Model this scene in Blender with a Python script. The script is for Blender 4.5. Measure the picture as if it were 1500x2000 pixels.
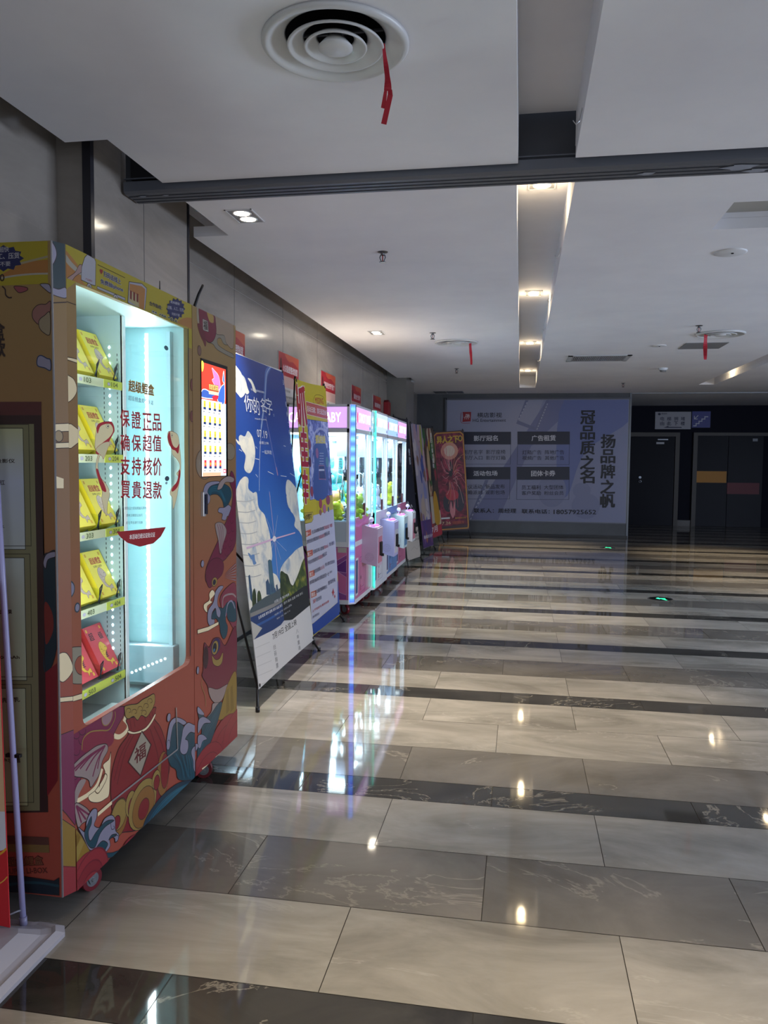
import bpy, bmesh, math, random
from mathutils import Vector, Matrix
random.seed(7)
for o in list(bpy.data.objects): bpy.data.objects.remove(o)
SC = bpy.context.scene; COL = SC.collection
PI = math.pi
V3 = Vector
# ------------------------------------------------------------------ camera
FPX, PITCH, YAW, ROLL, CAMH = 1536.84, 0.0633981, -0.1710717, 0.00893973, 1.37317
def cam_axes():
    cx, sx = math.cos(PITCH), math.sin(PITCH); cz, sz = math.cos(YAW), math.sin(YAW); cr, sr = math.cos(ROLL), math.sin(ROLL)
    f = V3((sz*cx, cz*cx, -sx)); rt = V3((cz, -sz, 0)); up = rt.cross(f)
    return f, rt*cr+up*sr, up*cr-rt*sr
CF, CR, CU = cam_axes(); CP = V3((0, 0, CAMH))
cam = bpy.data.cameras.new('camera'); camo = bpy.data.objects.new('camera', cam); COL.objects.link(camo)
cam.sensor_fit = 'HORIZONTAL'; cam.sensor_width = 36; cam.lens = FPX/1500*36; cam.clip_end = 200; cam.clip_start = 0.02
mw = Matrix.Identity(4)
for i in range(3): mw[i][0], mw[i][1], mw[i][2], mw[i][3] = CR[i], CU[i], -CF[i], CP[i]
camo.matrix_world = mw; SC.camera = camo
# ------------------------------------------------------------------ light and exposure
SC.view_settings.view_transform = 'Standard'; SC.view_settings.look = 'None'; SC.view_settings.gamma = 1
SC.view_settings.use_curve_mapping = False; SC.view_settings.exposure = 1.3
SC.cycles.max_bounces = 8; SC.cycles.diffuse_bounces = 4; SC.cycles.glossy_bounces = 4; SC.cycles.transparent_max_bounces = 16
SC.cycles.sample_clamp_indirect = 4; SC.cycles.caustics_reflective = False; SC.cycles.caustics_refractive = False
wd = bpy.data.worlds.new('world'); SC.world = wd; wd.use_nodes = True
wd.node_tree.nodes['Background'].inputs[0].default_value = (0.50, 0.55, 0.68, 1)
wd.node_tree.nodes['Background'].inputs[1].default_value = 0.22
def area(name, loc, target, sx, sy, power, col):
    l = bpy.data.lights.new(name, 'AREA'); l.shape = 'RECTANGLE'; l.size = sx; l.size_y = sy; l.energy = power; l.color = col
    o = bpy.data.objects.new(name, l); COL.objects.link(o); o.location = loc
    d = V3(target)-V3(loc); o.rotation_euler = d.to_track_quat('-Z', 'Y').to_euler(); return o
# added fill lamp low behind the camera, aimed up at the near ceiling
area('rear_ceiling_fill', (1.5, -3.6, 0.6), (0.8, 0.5, 2.69), 5.5, 1.0, 20, (0.82, 0.90, 1.0))
# added cool fill lamp by the right wall, tilted up at the ceiling
area('right_ceiling_fill', (8.7, 4.6, 0.9), (3.2, 4.6, 2.69), 6.5, 1.4, 200, (0.68, 0.79, 1.0))
# ------------------------------------------------------------------ materials
MC = {}
def lin(h):
    h = h.lstrip('#'); r = [int(h[i:i+2], 16)/255 for i in (0, 2, 4)]
    return tuple((c/12.92 if c <= 0.04045 else ((c+0.055)/1.055)**2.4) for c in r)+(1,)
TONE = [1.0]      # factor that darkens the print colours evenly
def mat(h, rough=0.5, metal=0.0, emit=0.0, spec=0.5):
    if TONE[0] != 1.0 and not emit: h = '#'+''.join('%02X' % int(int(h[i:i+2], 16)*TONE[0]) for i in (1, 3, 5))
    k = (h, rough, metal, emit, spec)
    if k in MC: return MC[k]
    m = bpy.data.materials.new('paint_'+h.strip('#')); m.use_nodes = True; b = m.node_tree.nodes['Principled BSDF']
    b.inputs['Base Color'].default_value = lin(h); b.inputs['Roughness'].default_value = rough; b.inputs['Metallic'].default_value = metal
    b.inputs['Specular IOR Level'].default_value = spec
    if emit: b.inputs['Emission Color'].default_value = lin(h); b.inputs['Emission Strength'].default_value = emit
    MC[k] = m; return m
def nodes(name):
    m = bpy.data.materials.new(name); m.use_nodes = True; nt = m.node_tree; return m, nt, nt.nodes['Principled BSDF']
def ramp(nt, fac, stops):
    r = nt.nodes.new('ShaderNodeValToRGB'); nt.links.new(fac, r.inputs[0]); e = r.color_ramp.elements
    while len(e) < len(stops): e.new(0.5)
    for i, (p, h) in enumerate(stops): e[i].position = p; e[i].color = lin(h)
    return r.outputs[0]
def coords(nt, scale=(1, 1, 1)):
    t = nt.nodes.new('ShaderNodeTexCoord'); mp = nt.nodes.new('ShaderNodeMapping'); mp.inputs['Scale'].default_value = scale
    nt.links.new(t.outputs['Object'], mp.inputs[0]); return mp.outputs[0]
def noise(nt, vec, scale, detail=5, rough=0.55, dist=0.0):
    n = nt.nodes.new('ShaderNodeTexNoise'); nt.links.new(vec, n.inputs['Vector'])
    n.inputs['Scale'].default_value = scale; n.inputs['Detail'].default_value = detail; n.inputs['Roughness'].default_value = rough; n.inputs['Distortion'].default_value = dist
    return n.outputs['Fac']
def mixc(nt, f, a, b, typ='MIX'):
    x = nt.nodes.new('ShaderNodeMix'); x.data_type = 'RGBA'; x.blend_type = typ
    for v, i in ((f, 0), (a, 6), (b, 7)):
        if hasattr(v, 'is_linked') or hasattr(v, 'links'): nt.links.new(v, x.inputs[i])
        else: x.inputs[i].default_value = v
    return x.outputs[2]
def marble(name, lo, mid, hi, vein, scale=2.2, rough=0.09, veins=1.0, stretch=(1, 1, 1), ior=0.5):
    m, nt, b = nodes(name); v = coords(nt, stretch)
    at = nt.nodes.new('ShaderNodeAttribute'); at.attribute_name = 'tile_shift'; at.attribute_type = 'GEOMETRY'
    ad = nt.nodes.new('ShaderNodeVectorMath'); ad.operation = 'ADD'; nt.links.new(v, ad.inputs[0]); nt.links.new(at.outputs['Vector'], ad.inputs[1]); v = ad.outputs[0]
    c = ramp(nt, noise(nt, v, scale, 8, 0.62, 0.8), [(0.30, lo), (0.50, mid), (0.72, hi)])
    n2 = noise(nt, v, scale*0.9, 6, 0.6, 1.5)
    a = nt.nodes.new('ShaderNodeMath'); a.operation = 'SUBTRACT'; nt.links.new(n2, a.inputs[0]); a.inputs[1].default_value = 0.5
    ab = nt.nodes.new('ShaderNodeMath'); ab.operation = 'ABSOLUTE'; nt.links.new(a.outputs[0], ab.inputs[0])
    mr = nt.nodes.new('ShaderNodeMapRange'); nt.links.new(ab.outputs[0], mr.inputs[0]); mr.inputs[1].default_value = 0.0; mr.inputs[2].default_value = 0.012
    mr.inputs[3].default_value = 0.5*veins; mr.inputs[4].default_value = 0.0
    n3 = noise(nt, v, scale*0.7, 2); g = nt.nodes.new('ShaderNodeMath'); g.operation = 'GREATER_THAN'; nt.links.new(n3, g.inputs[0]); g.inputs[1].default_value = 0.52
    mu = nt.nodes.new('ShaderNodeMath'); mu.operation = 'MULTIPLY'; nt.links.new(mr.outputs[0], mu.inputs[0]); nt.links.new(g.outputs[0], mu.inputs[1])
    nt.links.new(mixc(nt, mu.outputs[0], c, lin(vein)), b.inputs['Base Color'])
    b.inputs['Roughness'].default_value = rough; b.inputs['Specular IOR Level'].default_value = ior
    return m
def glass(name='clear_glass', tint=(1, 1, 1, 1), refl=1.0, rough=0.0):
    m = bpy.data.materials.new(name); m.use_nodes = True; nt = m.node_tree; nt.nodes.clear()
    o = nt.nodes.new('ShaderNodeOutputMaterial'); mx = nt.nodes.new('ShaderNodeMixShader'); t = nt.nodes.new('ShaderNodeBsdfTransparent'); g = nt.nodes.new('ShaderNodeBsdfGlossy')
    t.inputs[0].default_value = tint; g.inputs['Roughness'].default_value = rough; f = nt.nodes.new('ShaderNodeLayerWeight'); f.inputs[0].default_value = 0.5
    pw = nt.nodes.new('ShaderNodeMath'); pw.operation = 'POWER'; nt.links.new(f.outputs['Facing'], pw.inputs[0]); pw.inputs[1].default_value = 5.0
    mm = nt.nodes.new('ShaderNodeMath'); mm.operation = 'MULTIPLY_ADD'; mm.inputs[1].default_value = 0.55*refl; mm.inputs[2].default_value = 0.025*refl; nt.links.new(pw.outputs[0], mm.inputs[0])
    nt.links.new(mm.outputs[0], mx.inputs[0]); nt.links.new(t.outputs[0], mx.inputs[1]); nt.links.new(g.outputs[0], mx.inputs[2]); nt.links.new(mx.outputs[0], o.inputs[0]); return m
GLASS = glass(); FILM = glass('clear_plastic', (0.93, 0.96, 0.95, 1), 1.0, 0.1)
# ------------------------------------------------------------------ object helpers
def finish(o, label=None, cat=None, group=None, kind=None):
    if label: o['label'] = label
    if cat: o['category'] = cat
    if group: o['group'] = group
    if kind: o['kind'] = kind
    return o
def thing(name, label, cat, loc=(0, 0, 0), group=None, rz=0.0):
    o = bpy.data.objects.new(name, None); COL.objects.link(o); o.location = loc; o.rotation_euler = (0, 0, rz); o.empty_display_size = 0.1
    return finish(o, label, cat, group)
def wloc(o):
    p = V3((0, 0, 0))
    while o: p += V3(o.location); o = o.parent
    return p
class B:
    """collects shapes given in world metres and links them as one mesh"""
    def __init__(s): s.v = []; s.f = []; s.m = []; s.mats = []; s.sm = []
    def mi(s, m):
        if m not in s.mats: s.mats.append(m)
        return s.mats.index(m)
    def add(s, vs, fs, m, smooth=False):
        n = len(s.v); s.v += [tuple(v) for v in vs]; k = s.mi(m)
        for f in fs: s.f.append([i+n for i in f]); s.m.append(k); s.sm.append(smooth)
        return s
    def box(s, a, b, m, bev=0.0):
        x0, x1 = sorted((a[0], b[0])); y0, y1 = sorted((a[1], b[1])); z0, z1 = sorted((a[2], b[2]))
        if bev <= 0:
            vs = [(x, y, z) for z in (z0, z1) for y in (y0, y1) for x in (x0, x1)]
            return s.add(vs, [(0, 2, 3, 1), (4, 5, 7, 6), (0, 1, 5, 4), (2, 6, 7, 3), (0, 4, 6, 2), (1, 3, 7, 5)], m)
        bm = bmesh.new(); bmesh.ops.create_cube(bm, size=1)
        for v in bm.verts: v.co = V3((x0+(v.co.x+.5)*(x1-x0), y0+(v.co.y+.5)*(y1-y0), z0+(v.co.z+.5)*(z1-z0)))
        bmesh.ops.bevel(bm, geom=bm.edges[:], offset=bev, segments=2, profile=0.6, affect='EDGES')
        bm.verts.ensure_lookup_table(); bm.verts.index_update()
        s.add([v.co for v in bm.verts], [[v.index for v in f.verts] for f in bm.faces], m); bm.free(); return s
    def quad(s, pts, m): return s.add(pts, [tuple(range(len(pts)))], m)
    def frame(s, d):
        d = V3(d).normalized(); a = V3((0, 0, 1)) if abs(d.z) < 0.9 else V3((1, 0, 0)); u = d.cross(a).normalized(); return u, d.cross(u)
    def cyl(s, p, q, r, m, n=16, r2=None, caps=True):
        p, q = V3(p), V3(q); u, w = s.frame(q-p); r2 = r if r2 is None else r2
        vs = [p+(u*math.cos(2*PI*i/n)+w*math.sin(2*PI*i/n))*r for i in range(n)]+[q+(u*math.cos(2*PI*i/n)+w*math.sin(2*PI*i/n))*r2 for i in range(n)]
        s.add(vs, [(i, (i+1) % n, n+(i+1) % n, n+i) for i in range(n)], m, True)
        if caps: s.add(vs[:n], [tuple(range(n))[::-1]], m); s.add(vs[n:], [tuple(range(n))], m)
        return s
    def tube(s, pts, r, m, n=10):
        pts = [V3(p) for p in pts]; rings = []; u = None
        for i, p in enumerate(pts):
            d = (pts[min(i+1, len(pts)-1)]-pts[max(i-1, 0)]).normalized()
            if u is None: u, w = s.frame(d)
            else: u = (u-d*u.dot(d)).normalized(); w = d.cross(u)
            rr = r[i] if isinstance(r, (list, tuple)) else r
            rings.append([p+(u*math.cos(2*PI*k/n)+w*math.sin(2*PI*k/n))*rr for k in range(n)])
        vs = [v for r_ in rings for v in r_]; L = len(pts)
        s.add(vs, [(i*n+k, i*n+(k+1) % n, (i+1)*n+(k+1) % n, (i+1)*n+k) for i in range(L-1) for k in range(n)], m, True)
        s.add(rings[0], [tuple(range(n))[::-1]], m); s.add(rings[-1], [tuple(range(n))], m); return s
    def lathe(s, c, prof, m, n=40, axis='z', smooth=True):
        c = V3(c); vs = []
        for r, h in prof:
            for k in range(n):
                a = 2*PI*k/n; p = V3((r*math.cos(a), r*math.sin(a), h))
                if axis == 'y': p = V3((p.x, p.z, p.y))
                if axis == 'x': p = V3((p.z, p.x, p.y))
                vs.append(c+p)
        L = len(prof); return s.add(vs, [(i*n+k, i*n+(k+1) % n, (i+1)*n+(k+1) % n, (i+1)*n+k) for i in range(L-1) for k in range(n)], m, smooth)
    def ball(s, c, r, m, n=16, k=10, sc=(1, 1, 1), rot=None, lump=0.0, seed=0):
        c = V3(c); vs = []; rnd = random.Random(seed)
        for i in range(k+1):
            t = PI*i/k
            for j in range(n):
                a = 2*PI*j/n; d = V3((math.sin(t)*math.cos(a), math.sin(t)*math.sin(a), math.cos(t)))
                q = 1+lump*(math.sin(5*d.x+seed)*math.sin(6*d.y+2*seed)*math.sin(5*d.z+seed))
                p = V3((d.x*sc[0], d.y*sc[1], d.z*sc[2]))*r*q
                if rot: p = rot @ p
                vs.append(c+p)
        return s.add(vs, [(i*n+j, (i+1)*n+j, (i+1)*n+(j+1) % n, i*n+(j+1) % n) for i in range(k) for j in range(n)], m, True)
    def prism(s, pts, ax, a, b, m):
        """polygon pts in the two other axes, extruded along ax from a to b"""
        def P(p, t): return {'x': (t, p[0], p[1]), 'y': (p[0], t, p[1]), 'z': (p[0], p[1], t)}[ax]
        n = len(pts); vs = [P(p, a) for p in pts]+[P(p, b) for p in pts]
        return s.add(vs, [tuple(range(n))[::-1], tuple(range(n, 2*n))]+[(i, (i+1) % n, n+(i+1) % n, n+i) for i in range(n)], m)
    def build(s, name, parent=None, label=None, cat=None, group=None, kind=None, recalc=True):
        org = wloc(parent) if parent else V3((0, 0, 0))
        me = bpy.data.meshes.new(name); me.from_pydata([tuple(V3(v)-org) for v in s.v], [], s.f); me.update()
        for m in s.mats: me.materials.append(m)
        me.polygons.foreach_set('material_index', s.m); me.polygons.foreach_set('use_smooth', s.sm)
        if recalc:
            bm = bmesh.new(); bm.from_mesh(me); bmesh.ops.remove_doubles(bm, verts=bm.verts, dist=1e-6); bmesh.ops.recalc_face_normals(bm, faces=bm.faces); bm.to_mesh(me); bm.free()
        o = bpy.data.objects.new(name, me); COL.objects.link(o)
        if parent: o.parent = parent
        return finish(o, label, cat, group, kind)
def copy_tree(o, parent=None, loc=None):
    c = o.copy(); COL.objects.link(c); c.parent = parent
    if loc is not None: c.location = loc
    for ch in o.children: copy_tree(ch, c)
    return c
# ------------------------------------------------------------------ printed artwork and lettering on a flat panel
def spline(pts, closed=True, n=5):
    L = len(pts); out = []
    rng = range(L) if closed else range(L-1)
    for i in rng:
        g = (lambda k: pts[k % L]) if closed else (lambda k: pts[max(0, min(L-1, k))])
        p0, p1, p2, p3 = g(i-1), g(i), g(i+1), g(i+2)
        for j in range(n):
            t = j/n
            out.append(tuple(0.5*((2*p1[k])+(-p0[k]+p2[k])*t+(2*p0[k]-5*p1[k]+4*p2[k]-p3[k])*t*t+(-p0[k]+3*p1[k]-3*p2[k]+p3[k])*t**3) for k in (0, 1)))
    if not closed: out.append(pts[-1])
    return out
TXT = {}
def glyphs(s):
    k = s
    if k not in TXT:
        c = bpy.data.curves.new('t', 'FONT'); c.body = s; c.resolution_u = 2
        o = bpy.data.objects.new('t', c); COL.objects.link(o); dg = bpy.context.evaluated_depsgraph_get()
        me = bpy.data.meshes.new_from_object(o.evaluated_get(dg))
        vs = [(v.co.x, v.co.y) for v in me.vertices]; fs = [tuple(p.vertices) for p in me.polygons]
        bpy.data.objects.remove(o); bpy.data.curves.remove(c); bpy.data.meshes.remove(me)
        if vs:
            x0 = min(v[0] for v in vs); x1 = max(v[0] for v in vs); y0 = min(v[1] for v in vs); y1 = max(v[1] for v in vs)
            vs = [((v[0]-x0)/max(1e-6, x1-x0), (v[1]-y0)/max(1e-6, y1-y0)) for v in vs]; ar = (x1-x0)/max(1e-6, y1-y0)
        else: ar = 1
        TXT[k] = (vs, fs, ar)
    return TXT[k]
class Canvas:
    def __init__(s, O, U, V, W, H, off=0.0005, step=0.00002):
        s.O, s.U, s.V = V3(O), V3(U).normalized(), V3(V).normalized(); s.V = (s.V-s.U*s.U.dot(s.V)).normalized(); s.N = s.U.cross(s.V); s.W, s.H = W, H
        s.o = off; s.step = step; s.b = B(); s.clipr = (0, W, 0, H)
    def px(s, u, v):
        d = CF+CR*((u-750)/FPX)-CU*((v-1000)/FPX); t = (s.O-CP).dot(s.N)/d.dot(s.N); p = CP+d*t-s.O; return (p.dot(s.U), p.dot(s.V))
    def P(s, pts, px=True, crop=None):
        if crop: pts = [(crop[0]+x/crop[2], crop[1]+y/crop[2]) for x, y in pts]
        return [s.px(*p) for p in pts] if px else pts
    def clip(s, pts):
        x0, x1, y0, y1 = s.clipr
        for ax, lim, sg in ((0, x0, 1), (0, x1, -1), (1, y0, 1), (1, y1, -1)):
            out = []
            for i in range(len(pts)):
                a, b = pts[i-1], pts[i]; ia, ib = (a[ax]-lim)*sg >= 0, (b[ax]-lim)*sg >= 0
                if ia != ib:
                    t = (lim-a[ax])/(b[ax]-a[ax]); out.append((a[0]+(b[0]-a[0])*t, a[1]+(b[1]-a[1])*t))
                if ib: out.append(b)
            pts = out
            if len(pts) < 3: return []
        return pts
    def world(s, p, o=None): return s.O+s.U*p[0]+s.V*p[1]+s.N*(s.o if o is None else o)
    def raw(s, pts, m):
        pts = s.clip(pts); 
        if len(pts) >= 3: s.b.add([s.world(p) for p in pts], [tuple(range(len(pts)))], m)
    def poly(s, pts, m, line=None, lw=0.002, smooth=False, px=True, crop=None):
        pts = s.P(pts, px, crop)
        if smooth: pts = spline(pts)
        s.raw(pts, m); s.o += s.step
        if line: s.stroke(pts, line, lw, True, False, px=False)
        return s
    def stroke(s, pts, m, w=0.002, closed=False, smooth=False, px=True, crop=None):
        pts = s.P(pts, px, crop)
        if smooth: pts = spline(pts, closed)
        n = len(pts); L_, R_ = [], []
        for i in range(n):
            a = pts[i-1] if (closed or i > 0) else pts[i]; b = pts[(i+1) % n] if (closed or i < n-1) else pts[i]; p = pts[i]
            d1 = V3((p[0]-a[0], p[1]-a[1], 0)); d2 = V3((b[0]-p[0], b[1]-p[1], 0))
            if d1.length < 1e-7: d1 = d2
            if d2.length < 1e-7: d2 = d1
            d1, d2 = d1.normalized(), d2.normalized(); t = d1+d2
            t = t.normalized() if t.length > 1e-4 else d1; k = w/2/max(0.45, t.dot(d1))
            L_.append((p[0]-t.y*k, p[1]+t.x*k)); R_.append((p[0]+t.y*k, p[1]-t.x*k))
        for i in range(n if closed else n-1):
            q = (i+1) % n
            if abs(pts[i][0]-pts[q][0])+abs(pts[i][1]-pts[q][1]) > 1e-7: s.raw([L_[i], R_[i], R_[q], L_[q]], m)
        s.o += s.step; return s
    def rect(s, x0, x1, y0, y1, m, line=None, lw=0.002): return s.poly([(x0, y0), (x1, y0), (x1, y1), (x0, y1)], m, line, lw, px=False)
    def oval(s, cx, cy, rx, ry, m, line=None, lw=0.002, px=False, crop=None, n=24, a0=0, a1=2*PI):
        if px:
            (cx2, cy2), (ex, _), (_, fy) = s.P([(cx, cy), (cx+rx, cy), (cx, cy+ry)], True, crop); rx, ry, cx, cy = abs(ex-cx2), abs(fy-cy2), cx2, cy2
        return s.poly([(cx+rx*math.cos(a0+(a1-a0)*i/n), cy+ry*math.sin(a0+(a1-a0)*i/n)) for i in range(n)], m, line, lw, px=False)
    def text(s, t, x, y, w, h, m, bold=0.0, shear=0.0, ang=0.0):
        """lower left corner x, y; width w (None keeps the shape) and height h in metres"""
        vs, fs, ar = glyphs(t); w = h*ar if w is None else w; ca, sa = math.cos(ang), math.sin(ang)
        x0, x1, y0, y1 = s.clipr; em_ = w/max(1, len(t)); bx, by = bold*min(em_, h)*0.9, bold*h*0.6
        for (ox, oy) in ([(0, 0)] if bold <= 0 else [(-bx, -by), (bx, by), (-bx, by), (bx, -by), (0, 0)]):
            pts = []
            for (a, b) in vs:
                X, Y = a*w+b*h*shear+ox, b*h+oy; pts.append((x+X*ca-Y*sa, y+X*sa+Y*ca))
            fs2 = [f for f in fs if all(x0 <= pts[i][0] <= x1 and y0 <= pts[i][1] <= y1 for i in f)]
            s.b.add([s.world(p) for p in pts], fs2, m); s.o += s.step*0.3
        s.o += s.step; return s
    def textpx(s, t, p0, p1, top, m, bold=0.0, crop=None):
        """baseline from pixel p0 to p1; top is the pixel above p0 that gives the height"""
        a, b, c = s.P([p0, p1, top], True, crop); w = math.hypot(b[0]-a[0], b[1]-a[1]); ang = math.atan2(b[1]-a[1], b[0]-a[0])
        return s.text(t, a[0], a[1], w, abs(c[1]-a[1]), m, bold, 0, ang)
    def vtext(s, t, x, ytop, w, h, pitch, m, bold=0.0):
        for i, ch in enumerate(t):
            if ch != ' ': s.text(ch, x, ytop-h-i*pitch, w, h, m, bold)
        return s
    def build(s, name, parent, **k): return s.b.build(name, parent, recalc=False, **k)
# ================================================================== SETTING
CZ = 2.69; UZ = 2.89            # ceiling height, raised slots above it
WX = -2.10                      # left wall
plaster = mat('#C9CAD2', 0.75)
def plaster_mat():
    m, nt, b = nodes('painted_plaster'); v = coords(nt)
    c = ramp(nt, noise(nt, v, 1.3, 5, 0.6), [(0.3, '#DCDCE2'), (0.7, '#E8E8EC')]); nt.links.new(c, b.inputs['Base Color']); b.inputs['Roughness'].default_value = 0.72
    return m
plaster = plaster_mat()
tile_l = marble('light_stone_tile', '#76726B', '#938F88', '#ABA69F', '#C4BFB8', 2.3, 0.045, 0.45, (0.55, 1.6, 1))
tile_g = marble('grey_stone_tile', '#5C5853', '#6C6863', '#7D7872', '#B0A89D', 1.7, 0.045, 0.7, (0.8, 1.2, 1))
tile_d = marble('dark_stone_tile', '#2B2A29', '#3A3937', '#4A4845', '#A9A296', 2.2, 0.045, 1.0, (0.9, 1.3, 1))
grout = mat('#2A2724', 0.8)
wallstone = marble('polished_wall_tile', '#7C766F', '#8F8881', '#9F9890', '#ABA49B', 1.2, 0.13, 0.2, (1, 0.5, 1.6))
black = mat('#0B0B0F', 0.5); steel = mat('#3A3E46', 0.45, 0.8)
def build_floor():
    b = B(); Y0, X0, T = 1.89922, 0.310274, 0.4
    b.box((-2.15, -4.2, -0.1), (9, 19, -0.0015), grout)
    shifts = []; k = -16.5
    y = Y0-17.5*T-0.0
    # sequence from the nearest dark course outwards: dark .5, light, grey, light
    k = -17.5; rows = []
    while Y0+k*T < 18.6:
        ph = (k % 3.5)
        if abs(ph-3.0) < 0.01: rows.append((k, 0.5, tile_d, 0.5)); k += 0.5
        else:
            i = int(round(ph)); g = math.floor(k/3.5+1e-6); kind = [tile_l, tile_g, tile_l][i]
            if g == 1: kind = [tile_g, tile_l, tile_l][i]
            rows.append((k, 1.0, kind, 0.5 if i == 1 else 0.0)); k += 1.0
    gp = 0.0013; rnd = random.Random(3)
    for (k, w, m, off) in rows:
        ya, yb = Y0+k*T+gp, Y0+(k+w)*T-gp; x = X0+off*0.8-0.8*4
        while x < 9:
            x0, x1 = max(x+gp, -2.15), min(x+0.8-gp, 9)
            if x1 > x0 and yb > -4.2:
                # each tile laid with its own hairline tilt, as the slightly broken reflections show
                t1, t2 = rnd.uniform(-1, 1)*0.00022, rnd.uniform(-1, 1)*0.00022
                b.add([(x0, ya, -t1-t2), (x1, ya, t1-t2), (x1, yb, t1+t2), (x0, yb, -t1+t2)], [(0, 1, 2, 3)], m); shifts.append((rnd.uniform(0, 40), rnd.uniform(0, 40), 0))
            x += 0.8
    o = b.build('floor', kind='structure', recalc=False)
    at = o.data.attributes.new('tile_shift', 'FLOAT_VECTOR', 'FACE'); n0 = len(o.data.polygons)-len(shifts)
    at.data.foreach_set('vector', [c for s in [(0, 0, 0)]*n0+shifts for c in s])
build_floor()
# ---- ceiling
b = B()
def slab(x0, x1, y0, y1, z0=CZ, t=0.06): b.box((x0, y0, z0), (x1, y1, z0+t), plaster)
def slab_hole(x0, x1, y0, y1, cx, cy, r):
    h = r+0.06; slab(x0, cx-h, y0, y1); slab(cx+h, x1, y0, y1); slab(cx-h, cx+h, y0, cy-h); slab(cx-h, cx+h, cy+h, y1)
    n = 48; C = []; S = []
    for i in range(n):
        a = 2*PI*i/n; c_, s_ = math.cos(a), math.sin(a); k = h/max(abs(c_), abs(s_)); C.append((cx+r*c_, cy+r*s_, CZ)); S.append((cx+k*c_, cy+k*s_, CZ))
    b.add(C+S, [(i, (i+1) % n, n+(i+1) % n, n+i) for i in range(n)], plaster)
# near bay (in front of the shutter), with the raised slot x -0.037..0.205
slab(-1.896, -1.706, -4, 3.09); slab_hole(-1.706, -0.037, -4, 3.60, -0.60, 2.50, 0.21); slab(0.207, 9, -4, 3.57)
# far bay
slab(-1.712, -0.045, 3.80, 4.48); slab_hole(-1.93, -0.045, 4.48, 12.27, -0.72, 8.72, 0.21)
slab(-1.72, -0.045, 12.27, 12.85); slab(-2.1, -0.045, 12.85, 14.05); slab(-2.1, 2.86, 14.05, 18.7); slab(3.10, 9, 13.74, 18.7); slab(2.86, 3.10, 13.74, 18.7)
slab(0.225, 1.03, 3.80, 14.05)
slab(1.03, 2.6, 3.80, 4.28); slab_hole(1.03, 2.6, 4.75, 14.05, 1.95, 8.45, 0.21); slab(2.2, 2.86, 4.28, 4.75); slab(2.6, 2.86, 3.8, 4.28); slab(2.6, 2.86, 4.75, 14.05)
slab(3.10, 9, 3.8, 13.74)
b.build('ceiling', kind='structure')
b = B()
# raised slots, their side faces and the upper ceiling
def slot(x0, x1, y0, y1, zt=UZ, end=True):
    b.box((x0-0.05, y0, CZ+0.061), (x0, y1, zt+0.03), plaster); b.box((x1, y0, CZ+0.061), (x1+0.05, y1, zt+0.03), plaster)
    if end: b.box((x0-0.05, y1, CZ+0.0615), (x1+0.05, y1+0.05, zt+0.03), plaster)
    b.box((x0, y0, zt), (x1, y1, zt+0.03), plaster)
slot(-0.037, 0.207, -4, 3.60, 2.90, False); slot(-0.045, 0.225, 3.82, 14.05); slot(2.86, 3.10, 3.82, 13.74)
b.box((1.03, 4.28, 2.78), (2.2, 4.75, 2.80), mat('#98958C', 0.35))
b.box((1.02, 4.28, CZ+0.061), (1.03, 4.75, 2.80), plaster); b.box((1.02, 4.75, CZ+0.061), (2.2, 4.76, 2.80), plaster)
b.box((-2.2, 3.9, 2.93), (-0.12, 19, 3.0), plaster)
b.box((-2.2, -4, 2.95), (-0.12, 3.4, 3.0), mat('#55565C', 0.8))
b.build('ceiling', kind='structure')
# ---- roller shutter rail across the corridor
b = B(); dsteel = mat('#62666F', 0.45, 0.3); dsteel2 = mat('#3F4249', 0.55, 0.3)
b.prism([(3.615, 2.665), (3.63, 2.655), (3.77, 2.655), (3.785, 2.665), (3.785, 2.70), (3.615, 2.70)], 'x', -1.915, 9, dsteel)
b.box((-1.915, 3.625, 2.70), (9, 3.68, 2.71), dsteel2); b.box((-1.915, 3.64, 2.71), (9, 3.66, 2.95), dsteel2)
b.box((-1.915, 3.616, 2.695), (9, 3.626, 2.71), dsteel)
for y in (3.66, 3.70, 3.74): b.box((-1.91, y, 2.652), (9, y+0.004, 2.656), dsteel2)
b.box((-1.91, 3.612, 2.72), (9, 3.622, 2.725), dsteel)
for (x, y, w) in ((0.52, 3.70, 0.05), (0.9, 3.68, 0.10), (0.98, 3.73, 0.07), (-1.84, 3.66, 0.03), (-1.72, 3.66, 0.025)):
    b.add([(x+w*c*(0.6+0.4*math.sin(3*i)), y+w*0.35*s_, 2.6515) for i in range(10) for c, s_ in [(math.cos(2*PI*i/10), math.sin(2*PI*i/10))]], [tuple(range(10))], mat('#8B909C', 0.7))
b.build('trim_1', kind='structure')
# black end of the shutter box near the left column and the gap above it
b = B(); b.box((-1.88, 3.62, 2.72), (-1.60, 3.66, 3.0), black); b.build('trim_2', kind='structure')
# ---- left wall with its column
b = B(); b.box((-2.3, -4, 0), (WX, 3.35, 3.0), wallstone)
b.build('wall_left', kind='structure')
b = B(); b.box((-2.3, 3.35, 0), (-1.93, 4.395, 3.0), wallstone); b.build('wall_left', kind='structure')
b = B(); dark = mat('#1C1D25', 0.3); b.box((-1.965, 3.335, 0), (-1.925, 3.365, 3.0), mat('#2A2930', 0.35)); b.box((-1.945, 4.385, 0), (-1.926, 4.41, 3.0), dark); b.build('trim_3', kind='structure')
b = B(); b.box((-2.3, 4.40, 0), (WX, 12.3, 3.0), wallstone); b.build('wall_left', kind='structure')
b = B(); pale = mat('#565A60', 0.5)
b.box((-2.3, 12.3, 0), (-1.79, 13.2, 3.0), marble('column_stone', '#6A6763', '#74716C', '#7C7873', '#85817A', 1.4, 0.3, 0.1)); b.build('wall_left', kind='structure')
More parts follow.
